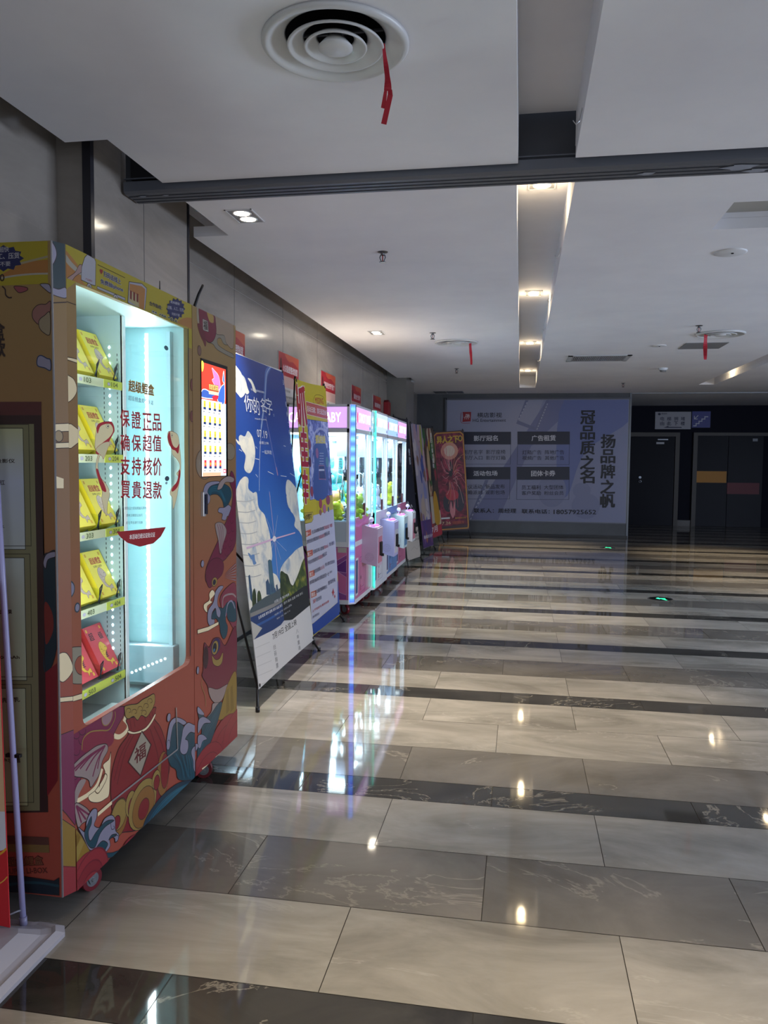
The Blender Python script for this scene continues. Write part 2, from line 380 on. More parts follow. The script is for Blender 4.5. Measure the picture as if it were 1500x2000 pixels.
b = B(); b.box((-2.3, 13.2, 0), (-2.0, 15.3, 3.0), wallstone); b.build('wall_left', kind='structure')
# hairline joints in the wall cladding
b = B(); jm = mat('#8F8B85', 0.5); jd = mat('#45444A', 0.6)
for (y0, y1) in ((4.40, 12.3),):
    b.box((WX, y0, 2.63), (WX+0.0012, y1, 2.634), jm); b.box((WX, y0, 1.48), (WX+0.0012, y1, 1.483), jd)
    for y in (5.6, 6.8, 8.0, 9.2, 10.4, 11.6): b.box((WX, y, 0.03), (WX+0.0012, y+0.003, 2.95), jd)
b.box((-1.93, 3.37, 1.95), (-1.9288, 4.38, 1.953), jd); b.box((-1.93, 3.85, 0.03), (-1.9288, 3.853, 2.95), jd)
b.build('trim_4', kind='structure')
b = B(); b.box((WX, 4.40, 0), (WX+0.008, 12.3, 0.03), black); b.build('baseboard_left', kind='structure')
# ---- end wall that carries the big sign
b = B(); endstone = marble('end_wall_stone', '#45484D', '#4E5156', '#565A60', '#666A70', 1.1, 0.35, 0.1)
b.box((-2.1, 15.22, 0), (1.99, 15.6, 2.69), endstone); b.box((1.90, 15.6, 0), (1.99, 18.6, 2.69), endstone)
b.build('wall_back', kind='structure')
b = B(); b.box((-1.96, 15.19, 0), (1.99, 15.22, 0.035), mat('#3A3B3D', 0.5)); b.box((1.965, 15.205, 0), (2.0, 15.225, 2.69), mat('#70747A', 0.35, 0.6)); b.build('baseboard_back', kind='structure')
b = B(); b.box((2.0, 15.20, 2.672), (9, 15.24, 2.692), mat('#8A8C90', 0.4, 0.5)); b.build('trim_5', kind='structure')
# ---- dark blue wall with the doors behind
navy = mat('#090D20', 0.6, 0, 0, 0.15); navy2 = mat('#12172F', 0.3)
b = B(); b.box((1.9, 18.55, 0), (9, 18.75, 2.75), navy); b.build('wall_back', kind='structure')
b = B(); b.box((8.9, -4, 0), (9.1, 18.7, 3.0), mat('#55585F', 0.6)); b.build('wall_right', kind='structure')
frame_m = mat('#4E4B49', 0.5, 0.1); door_m = mat('#090D1C', 0.4, 0, 0, 0.12)
t = finish(B().box((2.0, 18.50, 0.0), (3.39, 18.55, 2.0), door_m, 0.004).build('door_1'), kind='structure')
b = B(); b.box((2.0, 18.48, 2.0), (3.49, 18.55, 2.09), frame_m); b.box((3.40, 18.48, 0), (3.49, 18.55, 2.0), frame_m)
b.box((3.49, 18.52, 0.0), (3.78, 18.55, 0.13), mat('#4A4744', 0.4)); b.box((3.78, 18.48, 0), (3.87, 18.55, 2.09), frame_m); b.box((3.87, 18.48, 2.02), (5.6, 18.55, 2.09), frame_m)
b.build('trim_6', kind='structure')
kn = B(); kn.cyl((2.66, 18.5, 1.08), (2.66, 18.485, 1.08), 0.028, mat('#8C929C', 0.3, 0.9)); kn.lathe((2.66, 18.47, 0.99), [(0.022, 0), (0.034, 0.0), (0.034, 0.02), (0.022, 0.02)], mat('#8C929C', 0.3, 0.9), 20, 'y'); kn.build('door_handle', t)
pl = B(); pl.box((3.02, 18.493, 1.92), (3.24, 18.5, 1.945), mat('#9AA0AA', 0.4, 0.6)); pl.box((2.99, 18.493, 1.83), (3.16, 18.5, 1.875), mat('#C8CCD4', 0.5)); pl.build('door_closer', t)
d2 = B(); d2.box((3.87, 18.50, 0.0), (4.52, 18.54, 2.02), door_m, 0.004); d2.box((4.525, 18.50, 0), (5.25, 18.54, 2.02), door_m, 0.004); d2o = finish(d2.build('door_2'), kind='structure')
pp = B(); pp.box((3.84, 18.492, 0.98), (4.50, 18.5, 1.235), mat('#C8881A', 0.5)); pp.build('yellow_push_plate', d2o)
pp = B(); pp.box((4.52, 18.492, 0.735), (5.19, 18.5, 0.985), mat('#6B1426', 0.5)); pp.build('red_push_plate', d2o)
pp = B(); pp.box((5.02, 18.492, 1.90), (5.12, 18.5, 1.96), mat('#9AA0AA', 0.5)); pp.build('door_plate', d2o)
# ================================================================== CEILING FITTINGS
white_p = mat('#D9DADC', 0.4); lampw = mat('#FFE3B0', 0.4, 0, 14.0); lampc = mat('#FFF3DC', 0.4, 0, 10.0); lampdim = mat('#D9D4C8', 0.4, 0, 0.9)
def spot(parent, x, y, z, power, col, ang=64, blend=0.85):
    l = bpy.data.lights.new('downlight_or_fill_spot', 'SPOT'); l.energy = power; l.color = col; l.spot_size = math.radians(ang); l.spot_blend = blend; l.shadow_soft_size = 0.05
    o = bpy.data.objects.new('downlight_or_fill_spot', l); COL.objects.link(o); o.parent = parent; o.location = V3((x, y, z))-wloc(parent); return o
def downlight(x, y, z, label, group, lm, power, col, ang=64):
    t = thing('recessed_downlight', label, 'ceiling light', (x, y, z), group)
    b = B(); s = 0.075; h = 0.115
    b.box((x-s, y-h, z-0.004), (x+s, y-h+0.008, z), white_p); b.box((x-s, y+h-0.008, z-0.004), (x+s, y+h, z), white_p)
    b.box((x-s, y-h, z-0.004), (x-s+0.008, y+h, z), white_p); b.box((x+s-0.008, y-h, z-0.004), (x+s, y+h, z), white_p)
    b.box((x-s+0.004, y-h+0.004, z-0.0012), (x+s-0.004, y+h-0.004, z-0.0002), mat('#9C9DA0', 0.5)); b.build('frame', t)
    for dy in (-0.05, 0.05):
        r = B(); r.lathe((x, y+dy, z), [(0.040, -0.0015), (0.048, -0.006), (0.052, -0.0015)], mat('#E8E8E8', 0.3), 24)
        ro = r.build('lamp_ring', t)
        l = B(); l.lathe((x, y+dy, z-0.0035), [(0.0, -0.004), (0.02, -0.0035), (0.041, 0.0)], lm, 24); l.build('lamp', ro)
    if power: spot(t, x, y, z-0.03, power, col, ang)
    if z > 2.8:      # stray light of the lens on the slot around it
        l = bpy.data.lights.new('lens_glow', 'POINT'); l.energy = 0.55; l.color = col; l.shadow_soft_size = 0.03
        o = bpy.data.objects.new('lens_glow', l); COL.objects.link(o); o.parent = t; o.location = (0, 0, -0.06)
    return t
WARM = (1.0, 0.80, 0.52); NEU = (1.0, 0.92, 0.80); COOL = (0.80, 0.88, 1.0)
names = ['in front of the shutter rail', 'just behind the shutter rail', 'second behind the shutter rail', 'third behind the shutter rail', 'at the far end of the slot']
for i, y in enumerate((1.3, 4.43, 7.26, 10.2, 13.2)):
    downlight(0.085, y, UZ+(0.008 if i == 0 else -0.001), 'warm twin downlight in the ceiling slot, '+names[i], 'twin downlights along the raised slot', lampw, 135, WARM, 62)
downlight(-1.49, 4.14, CZ, 'lit twin downlight in the flat ceiling near the stone column', 'twin downlights along the left wall', lampc, 110, NEU, 80)
downlight(-1.475, 8.0, CZ, 'lit twin downlight in the flat ceiling above the row of claw machines', 'twin downlights along the left wall', lampc, 90, (1.0, 0.84, 0.62), 100)
downlight(2.98, 9.85, UZ-0.001, 'warm twin downlight in the right-hand raised slot, nearer one', 'twin downlights in the right-hand slot', lampw, 135, WARM, 62)
downlight(2.98, 12.6, UZ-0.001, 'warm twin downlight in the right-hand raised slot, farther one by its end', 'twin downlights in the right-hand slot', lampw, 135, WARM, 62)
for i, y in enumerate((2.7, 5.0, 7.6)):
    spot(bpy.data.objects['recessed_downlight'], 3.3, y, CZ-.02, 70, COOL, 120)  # extra cool fill spots without fixtures, added to light floor and ceiling
spot(bpy.data.objects['recessed_downlight'], 0.085, -1.9, UZ-.03, 150, NEU, 90)  # added unseen spot; its bounce off the floor brightens the near ceiling
# round air diffusers with red ribbons
def diffuser(x, y, r, label):
    t = thing('ceiling_diffuser', label, 'air vent', (x, y, CZ), 'round ceiling diffusers')
    dm = mat('#C9CACB', 0.35)
    b = B(); b.lathe((x, y, CZ), [(r*.92, 0.0), (r, -0.001), (r, -0.010), (r*0.97, -0.017), (r*0.93, -0.018), (r*0.89, -0.013), (r*0.70, 0.014), (r*0.68, 0.016), (r*0.70, 0.018), (r*.90, -0.008), (r*.90, 0.0)], dm, 56); b.build('outer_ring', t)
    for k, (ra, rb) in enumerate(((0.66, 0.45), (0.43, 0.27))):
        g = B(); g.lathe((x, y, CZ), [(r*ra, -0.016), (r*(ra-0.01), -0.020), (r*(ra-0.035), -0.018), (r*rb, 0.008), (r*(rb-.02), 0.011), (r*rb, 0.013), (r*(ra-0.02), -0.010), (r*ra, -0.016)], dm, 48); g.build('inner_ring', t)
    g = B(); g.lathe((x, y, CZ), [(0.0005, -0.026), (r*0.17, -0.025), (r*0.235, -0.019), (r*0.235, -0.016), (r*0.10, 0.02), (0.0005, 0.02)], dm, 40); g.build('center_disc', t)
    g = B(); g.lathe((x, y, CZ), [(0.0005, 0.20), (r*0.80, 0.20), (r*0.80, 0.05)], mat('#141416', .8), 40)
    g.box((x-r*.66, y+0.045, CZ+0.05), (x+r*.66, y+0.055, CZ+0.056), mat('#3A3B3C', .5)); g.build('duct', t)
    return t
redrib = mat('#B0182E', 0.6)
def ribbon(x, y, z, L, w, label, fork=True, sway=0.02):
    b = B(); n = 14; pts = []
    for i in range(n+1):
        t = i/n; pts.append((x+sway*math.sin(2.2*t)*t, y+0.01*math.sin(5*t), z-L*t, w*(0.35+0.65*t if fork else 0.85+0.15*math.sin(4*t))))
    for i in range(n):
        a, c = pts[i], pts[i+1]; ta, tc = 0.5*math.sin(i*0.5), 0.5*math.sin((i+1)*0.5)
        A = [(a[0]-a[3]/2*math.cos(ta), a[1]-a[3]/2*math.sin(ta), a[2]), (a[0]+a[3]/2*math.cos(ta), a[1]+a[3]/2*math.sin(ta), a[2]), (c[0]+c[3]/2*math.cos(tc), c[1]+c[3]/2*math.sin(tc), c[2]), (c[0]-c[3]/2*math.cos(tc), c[1]-c[3]/2*math.sin(tc), c[2])]
        b.quad(A, redrib)
    if fork:
        a = pts[-1]
        b.quad([(a[0]-w/2, a[1], a[2]), (a[0]-w*.05, a[1], a[2]+.005), (a[0]-w*.35, a[1]+.01, a[2]-0.05), (a[0]-w*.95, a[1]+.01, a[2]-0.045)], redrib)
        b.quad([(a[0], a[1], a[2]+.005), (a[0]+w*.62, a[1]-.005, a[2]), (a[0]+w*.75, a[1]-.01, a[2]-.02), (a[0]+w*.1, a[1]-.01, a[2]-0.015)], redrib)
        b.quad([(a[0]+w*.1, a[1]-.01, a[2]-0.015), (a[0]+w*.75, a[1]-.01, a[2]-.02), (a[0]-w*.1, a[1]-.005, a[2]-.105), (a[0]-w*.8, a[1]-.005, a[2]-.10)], redrib)
    o = b.build('red_ribbon', label=label, cat='ribbon', group='ribbons on the diffusers', recalc=False)
    md = o.modifiers.new('thick', 'SOLIDIFY'); md.thickness = 0.0012
    return o
diffuser(-0.60, 2.50, 0.232, 'large round white ceiling diffuser nearest the camera, in front of the shutter rail')
diffuser(-0.72, 8.72, 0.235, 'round white ceiling diffuser above the middle of the corridor, left of the raised slot')
diffuser(1.95, 8.45, 0.235, 'round white ceiling diffuser on the right side of the far ceiling')
ribbon(-0.450, 2.52, CZ-0.005, 0.15, 0.024, 'red ribbon with a torn forked end hanging from the nearest round diffuser')
ribbon(-0.567, 8.70, CZ-0.015, 0.235, 0.030, 'red ribbon hanging from the round diffuser left of the raised slot', False)
ribbon(1.80, 8.40, CZ-0.015, 0.25, 0.04, 'red ribbon hanging from the round diffuser on the right', False, 0.0)
# access discs, panels, smoke detector
def disc(x, y, r, label):
    b = B(); b.lathe((x, y, CZ), [(0.0005, -0.008), (r*0.9, -0.008), (r, -0.004), (r, 0)], mat('#D4D5D8', 0.5), 40); b.cyl((x+0.01, y-0.01, CZ-0.0082), (x+0.01, y-0.01, CZ-0.013), 0.008, black)
    b.build('ceiling_access_disc', label=label, cat='access cover', group='round covers in the ceiling')
disc(1.255, 5.26, 0.097, 'small flat white round cover in the ceiling at the right edge, under the square recess')
disc(1.48, 9.22, 0.085, 'small flat white round cover in the ceiling beside the far right diffuser')
b = B(); g_ = mat('#77787C', 0.6); b.box((1.74, 9.05, CZ-0.006), (2.18, 9.5, CZ), g_, 0.002); b.build('access_panel', label='grey square access panel in the ceiling behind the far right diffuser', cat='access panel')
t = thing('smoke_detector', 'small white smoke detector on the ceiling near the far end', 'smoke detector', (1.895, 11.36, CZ))
b = B(); b.lathe((1.895, 11.36, CZ), [(0.062, 0), (0.062, -0.015), (0.05, -0.03)], white_p, 24); b.build('base', t)
b = B(); b.lathe((1.895, 11.36, CZ), [(0.045, -0.03), (0.04, -0.05), (0.0005, -0.055)], mat('#7E8084', 0.5), 24); b.build('sensor', t)
def grille(x0, x1, y0, y1, n, label, name='air_grille'):
    t = thing(name, label, 'air vent', ((x0+x1)/2, (y0+y1)/2, CZ), 'rectangular ceiling grilles')
    b = B(); f = 0.055
    for a, c in (((x0, y0), (x1, y0+f)), ((x0, y1-f), (x1, y1)), ((x0, y0), (x0+f, y1)), ((x1-f, y0), (x1, y1))): b.box((a[0], a[1], CZ-0.008), (c[0], c[1], CZ), mat('#B5B7BB', 0.5))
    b.build('frame', t); b = B(); b.box((x0+f, y0+f, CZ-0.001), (x1-f, y1-f, CZ-0.0002), black); b.build('opening', t)
    b = B(); 
    for i in range(n):
        x = x0+f+(i+0.5)*(x1-x0-2*f)/n; b.prism([(x-0.006, CZ-0.002), (x-0.003, CZ-0.002), (x+0.006, CZ-0.010), (x+0.003, CZ-0.010)], 'y', y0+f, y1-f, mat('#A4A6AA', 0.5))
    b.build('louvers', t)
grille(0.55, 1.30, 9.95, 10.5, 28, 'dark louvred air grille in the ceiling near the far end of the raised slot')
b = B(); b.box((-1.62, 14.62, CZ-0.01), (-1.40, 15.0, CZ), mat('#5C5F66', 0.5)); b.box((-1.38, 14.62, CZ-0.01), (-1.08, 15.0, CZ), mat('#5C5F66', 0.5)); b.build('access_panel', label='narrow grey panel in the ceiling just in front of the end wall sign', cat='access panel')
def sprinkler(x, y, label, s=1.0):
    t = thing('sprinkler_head', label, 'sprinkler', (x, y, CZ), 'sprinkler heads'); mm = mat('#6B6D72', 0.3, 0.9)
    b = B(); b.lathe((x, y, CZ), [(0.034*s, 0), (0.03*s, -0.004), (0.012*s, -0.006), (0.012*s, -0.02*s)], mm, 20); b.build('base', t)
    b = B(); b.tube([(x-0.013*s, y, CZ-0.018*s), (x-0.018*s, y, CZ-0.035*s), (x-0.010*s, y, CZ-0.055*s), (x, y, CZ-0.062*s), (x+0.010*s, y, CZ-0.055*s), (x+0.018*s, y, CZ-0.035*s), (x+0.013*s, y, CZ-0.018*s)], 0.0035*s, mm, 6); b.cyl((x, y, CZ-0.02*s), (x, y, CZ-0.058*s), 0.0035*s, mat('#A02020', .4), 8); b.build('yoke', t)
    b = B(); b.cyl((x, y, CZ-0.062*s), (x, y, CZ-0.066*s), 0.022*s, mm, 12); b.build('deflector', t)
sprinkler(-0.88, 4.96, 'small metal sprinkler head hanging from the ceiling behind the shutter rail', 1.0)
sprinkler(-0.908, 8.07, 'small metal sprinkler head in the ceiling just in front of the left far diffuser')
sprinkler(-0.91, 11.15, 'small metal sprinkler head in the ceiling behind the left far diffuser')
sprinkler(1.64, 7.95, 'small metal sprinkler head in the ceiling just in front of the right far diffuser')
sprinkler(1.62, 13.4, 'tiny metal sprinkler head in the ceiling above the right end of the big sign')
for i, (y) in enumerate((3.2, 5.2, 6.6, 8.0, 10.4)):
    b = B(); x = 0.207 if y < 3.6 else 0.223; b.tube([(x, y, CZ+0.05), (x-0.01, y, CZ+0.0), (x-0.022, y, CZ-0.012), (x-0.034, y, CZ+0.004)], 0.002, mat('#C8C9CC', .3, .8), 6)
    b.build('wire_hook', label='small wire hook on the right rim of the raised ceiling slot', cat='hook', group='wire hooks on the slot rim')
# illuminated floor markers
def floor_sign(x, y, label):
    t = thing('floor_exit_marker', label, 'exit marker', (x, y, 0), 'round exit markers in the floor')
    b = B(); b.lathe((x, y, 0), [(0.125, 0.0005), (0.122, 0.004), (0.112, 0.005), (0.11, 0.004)], mat('#6E7270', 0.3, 0.9), 40); b.build('rim', t)
    b = B(); b.lathe((x, y, 0.0), [(0.11, 0.004), (0.0005, 0.004)], mat('#101512', 0.15), 40); b.build('lens', t)
    b = B(); gm = mat('#2BE08A', 0.5, 0, 1.6)
    for p in ([(-0.045, 0.008), (-0.01, 0.04), (-0.01, 0.018), (0.05, 0.018), (0.05, -0.002), (-0.01, -0.002), (-0.01, -0.024)], [(0.0, -0.022), (0.04, -0.022), (0.055, -0.05), (0.035, -0.05), (0.02, -0.03)]):
        b.add([(x+q[0], y+q[1]*1.6, 0.0046) for q in p], [tuple(range(len(p)))], gm)
    b.build('arrow', t)
floor_sign(1.436, 8.344, 'round green-lit exit marker set in the floor, the nearer one')
floor_sign(1.436, 13.30, 'round green-lit exit marker set in the floor, the farther one near the end wall')
# ================================================================== VENDING MACHINE
MX = -1.28; MXB = -1.90; MY0, MY1, MZ0, MZ1 = 2.04, 3.43, 0.09, 1.98
WY0, WY1, WZ0, WZ1 = 2.13, 2.915, 0.567, 1.885
def wrap_mat():
    m, nt, b = nodes('orange_wrap_print'); t = nt.nodes.new('ShaderNodeTexCoord'); s = nt.nodes.new('ShaderNodeSeparateXYZ'); nt.links.new(t.outputs['Object'], s.inputs[0])
    mr = nt.nodes.new('ShaderNodeMapRange'); nt.links.new(s.outputs['Z'], mr.inputs[0]); mr.inputs[1].default_value = 0.0; mr.inputs[2].default_value = 1.89
    nt.links.new(ramp(nt, mr.outputs[0], [(0.0, '#9A4638'), (0.35, '#964E3C'), (0.6, '#886442'), (1.0, '#867048')]), b.inputs['Base Color']); b.inputs['Roughness'].default_value = 0.5; b.inputs['Specular IOR Level'].default_value = 0.3; return m
WRAP = wrap_mat()
vm = thing('vending_machine', 'orange gift box vending machine printed with red koi, waves and a lucky bag, on castors', 'vending machine', ((MX+MXB)/2, (MY0+MY1)/2, MZ0))
liner = mat('#B4D0D2', 0.4); liner2 = mat('#9DB6BC', 0.5); silver = mat('#A8A8AC', 0.3, 0.7); cream = mat('#E6D3A8', 0.5); ink = mat('#2A1A14', 0.6)
b = B()
b.box((MXB, MY0, MZ0), (-1.30, MY0+0.02, MZ1), WRAP)
b.box((MXB, MY1-0.02, MZ0), (MX-0.02, MY1, MZ1), WRAP); b.box((MXB, MY0+0.02, MZ0), (MXB+0.02, MY1-0.02, MZ1), WRAP)
b.box((MXB+.02, MY0+0.02, MZ1-0.02), (MX-0.02, MY1-0.02, MZ1), WRAP); b.box((MXB+.02, MY0+0.02, MZ0), (MX-0.02, MY1-0.02, MZ0+0.02), mat('#15151A', 0.6))
b.quad([(-1.30, MY0, MZ0), (MX, MY0+0.04, MZ0), (MX, MY0+0.04, MZ1), (-1.30, MY0, MZ1)], WRAP)
b.quad([(-1.30, MY0, MZ1), (MX, MY0+0.04, MZ1), (-1.30, MY0+0.04, MZ1)], WRAP)
b.quad([(-1.30, MY0, MZ0), (MX, MY0+0.04, MZ0), (-1.30, MY0+0.04, MZ0)], WRAP)
b.build('cabinet', vm, recalc=False)
b = B(); d = 0.02
b.box((MX-d, MY0+0.04, MZ0), (MX, WY0, MZ1), WRAP); b.box((MX-d, WY0, WZ1), (MX, WY1, MZ1), WRAP); b.box((MX-d, WY0, MZ0), (MX, WY1, WZ0), WRAP); b.box((MX-d, WY1, MZ0), (MX, 2.948, MZ1), WRAP)
for (cy, sg) in ((WY1, -1), (WY0, 1)):          # rounded lower corners of the window
    r = 0.035; c = (cy+sg*r, WZ0+r); arc = [(c[0]-sg*r*math.cos(a), c[1]-r*math.sin(a)) for a in [PI/2*i/6 for i in range(7)]]
    b.prism([(cy, WZ0)]+arc, 'x', MX-d, MX, WRAP)
door = b.build('glazed_door', vm, recalc=False)
b = B(); b.box((MX-d, 2.952, MZ0), (MX, MY1, MZ1), WRAP); b.build('control_column', vm, recalc=False)
b = B(); b.box((MX-d+0.001, 2.946, MZ0+.002), (MX-0.004, 2.954, MZ1-.002), mat('#3A2A22', .6)); b.box((-1.301, MY0-0.001, MZ0), (-1.297, MY0+0.003, MZ1), silver)
b.box((MX-0.001, WY1-0.004, WZ0+0.03), (MX+0.001, WY1, WZ1), mat('#2A2C30', .5)); b.build('edge_trim', vm)
# inside
b = B()
b.box((-1.88, 2.985, 0.44), (-1.302, 2.997, 1.93), liner); b.box((-1.88, 2.062, 1.90), (-1.302, 2.985, 1.93), liner); b.box((-1.88, 2.062, 0.43), (-1.302, 2.985, 0.445), liner2)
b.box((-1.645, 2.062, 0.44), (-1.63, 2.72, 1.93), liner2); b.box((-1.70, 2.72, 0.44), (-1.69, 2.985, 1.93), liner)
b.box((-1.69, 2.712, 0.445), (-1.45, 2.722, 1.90), liner); b.box((-1.88, 2.055, 0.44), (-1.302, 2.062, 1.93), liner)
b.box((-1.456, 2.712, 0.445), (-1.446, 2.732, 1.90), mat('#E6F2F0', .4))
b.build('liner', vm)
b = B(); b.box((-1.60, 2.955, 0.62), (-1.585, 2.985, 1.88), mat('#9FC4D6', .4)); b.box((-1.39, 2.955, 0.60), (-1.375, 2.985, 1.88), mat('#B9D4DC', .4)); b.build('lift_rail', vm)
b = B(); b.box((-1.592, 2.93, 0.47), (-1.36, 2.985, 0.625), mat('#AEBBC2', .45), 0.006)
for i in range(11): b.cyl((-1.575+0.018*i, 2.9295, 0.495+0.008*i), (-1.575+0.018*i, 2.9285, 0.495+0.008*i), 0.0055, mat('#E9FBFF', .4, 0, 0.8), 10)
b.build('lift_basket', vm)
b = B(); b.box((-1.42, 2.2, 0.45), (-1.36, 2.55, 0.51), mat('#93A3A6', .5), .004); b.box((-1.36, 2.18, 0.45), (-1.31, 2.9, 0.462), mat('#C3D3D6', .5), .003); b.build('delivery_chute', vm)
led = mat('#DDF6FF', 0.4, 0, 9.0); ledb = mat('#BFE0EA', .4, 0, 0.5)
b = B(); b.box((-1.494, 2.978, 0.63), (-1.480, 2.985, 1.88), ledb)
b.build('led_strip', vm)
b = B(); N = 44
for i in range(N): z = 0.64+1.23*(i+0.5)/N; b.add([(-1.487, 2.976, z+0.009), (-1.479, 2.976, z), (-1.487, 2.976, z-0.009), (-1.495, 2.976, z)], [(0, 1, 2, 3)], led)
b.build('led_lamps', vm, recalc=False, kind='stuff')
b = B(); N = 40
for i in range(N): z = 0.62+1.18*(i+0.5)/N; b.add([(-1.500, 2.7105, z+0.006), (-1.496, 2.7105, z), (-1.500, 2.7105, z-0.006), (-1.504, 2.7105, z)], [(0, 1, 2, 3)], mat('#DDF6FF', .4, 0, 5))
b.build('led_reflection_dots', vm, recalc=False, kind='stuff')  # reflection of the LEDs, built as glowing diamonds on the divider panel
b = B(); dk = mat('#20262A', .6)
for i in range(70):
    z = 0.55+1.22*i/70
    b.box((-1.4705, 2.7108, z), (-1.4685, 2.712, z+0.009), dk); b.box((-1.5235, 2.7108, z), (-1.5215, 2.712, z+0.009), dk)
b.build('slotted_rail', vm)
def lightbox(name, parent, loc, target, sx, sy, power, col):
    o = area(name, loc, target, sx, sy, power, col); return o
a = area('machine_led_light', (-1.487, 2.965, 1.25), (-1.42, 2.3, 1.25), 0.03, 1.22, 3.0, (0.80, 0.97, 1.0)); a.parent = vm; a.location = V3(a.location)-wloc(vm)
a = area('machine_door_fill', (-1.325, 2.15, 1.22), (-1.5, 2.7, 1.22), 0.02, 1.2, 2.0, (0.82, 0.96, 1.0)); a.parent = vm; a.location = V3(a.location)-wloc(vm)  # unseen fill strip added behind the door stile to brighten the inside
# shelves with price rails
yg = mat('#C4D24A', .5); railw = mat('#D6E0B8', .5); wire = mat('#1C2330', .35, .3)
SH = [1.632, 1.367, 1.103, 0.838, 0.562]
for r, z in enumerate(SH):
    b = B(); b.box((-1.63, 2.065, z+0.008), (-1.455, 2.705, z+0.013), liner2); b.box((-1.63, 2.065, z-0.01), (-1.62, 2.705, z+0.013), liner2)
    sh = b.build('shelf', vm)
    b = B(); b.box((-1.455, 2.065, z-0.005), (-1.450, 2.708, z+0.024), yg if r == 4 else railw); 
    if r < 4: b.box((-1.4502, 2.58, z-0.005), (-1.4488, 2.708, z+0.024), yg)
    pr = b.build('price_rail', sh)
    c = Canvas((-1.4487, 2.065, z-0.005), (0, 1, 0), (0, 0, 1), 0.65, 0.03, 0.0004)
    nb = str(r+1); tm = mat('#4E5A2A', .6)
    c.text(nb+'03', 0.385, 0.006, 0.045, 0.017, tm, 0.01); c.text(nb+'04', 0.565, 0.006, 0.045, 0.017, tm, 0.01); c.oval(0.547, 0.014, 0.010, 0.006, mat('#B9B6C8', .5), tm, .001)
    c.oval(0.365, 0.014, 0.010, 0.006, mat('#B9B6C8', .5)); c.build('slot_number', pr)
    b = B()
    for y in (2.40, 2.575, 2.70):
        b.tube([(-1.46, y-0.035, z+0.03), (-1.455, y-0.02, z+0.075), (-1.46, y-0.005, z+0.09), (-1.475, y+0.005, z+0.075), (-1.478, y+0.005, z+0.02)], 0.0022, wire, 6)
    b.build('retaining_wire', sh)
    b = B()
    for y in (2.405, 2.567, 2.7095): b.prism([(-1.60, z+0.013), (-1.46, z+0.013), (-1.46, z+0.06), (-1.475, z+0.075), (-1.5, z+0.08), (-1.60, z+0.08)], 'y', y-0.002, y+0.002, FILM)
    b.build('lane_divider', sh)
# gift boxes
def giftbox(name, red):
    t = thing(name, '', '', (0, 0, 0))
    w, h, dd = 0.122, 0.18, 0.058
    body = mat('#D23A3A' if red else '#F2DC2E', .45); face = mat('#D8505A' if red else '#F2E45A', .45)
    c_, s_ = math.cos(math.radians(27)), math.sin(math.radians(27))
    def W(u, v, n): return V3((-1.468-v*s_-n*c_, u, v*c_-n*s_))     # u along y, v up the face, n into the box
    vs = [W(u, v, n) for n in (0, dd) for v in (0, h) for u in (-w/2, w/2)]
    b = B(); b.add(vs, [(0, 1, 3, 2), (4, 6, 7, 5), (0, 4, 5, 1), (2, 3, 7, 6), (0, 2, 6, 4), (1, 5, 7, 3)], body); cb = b.build('carton', t)
    c = Canvas(W(-w/2, 0, 0), (0, 1, 0), W(0, 1, 0)-W(0, 0, 0), w, h, 0.0004)
    c.rect(0.001, w-0.001, 0.001, h-.001, face)
    tr = mat('#B02A22' if not red else '#2A2028', .5); g = mat('#C9B6A6' if not red else '#E8C04A', .5); gl = mat('#6E6258' if not red else '#8A5A18', .5)
    for (x, y) in ((0.012, h-0.018), (w-0.02, h-0.018), (0.012, 0.012), (w-0.02, 0.012)): c.rect(x-0.003, x+0.007, y-0.003, y+0.009, mat('#D9A83A' if not red else '#E8B84A', .5))
    if not red:
        c.text('超级鲤盒', 0.026, h-0.052, 0.072, 0.026, tr, 0.03); c.text('SUPER LI-BOX', 0.034, h-0.066, 0.056, 0.008, mat('#3A2A1A', .5), 0.01)
    else:
        c.text('超', 0.015, h-0.055, 0.028, 0.030, tr, 0.02); c.text('级', 0.075, h-0.06, 0.026, 0.028, tr, 0.02); c.text('鲤', 0.05, 0.05, 0.03, 0.03, tr, 0.02)
    sc = lambda L: [(0.035+0.055*x, 0.018+0.09*y) for x, y in L]
    c.poly(sc([(0.25, 0.95), (0.6, 1.05), (0.95, 0.85), (1.0, 0.68), (0.75, 0.6), (0.55, 0.45), (0.6, 0.3), (0.8, 0.18), (1.15, 0.25), (1.2, 0.05), (0.95, 0.08), (0.75, -0.05), (0.72, 0.12), (0.4, 0.2), (0.2, 0.45), (0.12, 0.7)]), g, gl, 0.0012, True, False)
    c.stroke(sc([(0.35, 0.9), (0.4, 0.7), (0.7, 0.62)]), gl, 0.0012, False, True, False); c.oval(0.035+0.055*0.85, 0.018+0.09*0.78, 0.002, 0.002, ink)
    for k in range(4): c.stroke(sc([(0.2+0.05*k, 0.78-0.12*k), (0.32+0.05*k, 0.72-0.12*k), (0.45+0.03*k, 0.76-0.12*k)]), gl, 0.0009, False, True, False)
    c.build('printed_face', cb); return t
gy = giftbox('gift_box', False); gr = giftbox('gift_box', True)
ordn = ['top shelf', 'second shelf from the top', 'middle shelf', 'fourth shelf from the top', 'bottom shelf']
us = {'y': 0, 'r': 0}
for r, z in enumerate(SH):
    for s, y in ((3, 2.487), (4, 2.645)):
        key = 'r' if r == 4 else 'y'; src = gr if r == 4 else gy
        o = src if us[key] == 0 else copy_tree(src); us[key] += 1
        o.location = (0, y, z+0.0395+0.0)
        col_ = 'red gift box with golden koi' if r == 4 else 'yellow koi gift box'
        finish(o, f'{col_}, over number {r+1}0{s} on the {ordn[r]}', 'gift box', 'gift boxes on the vending machine shelves')
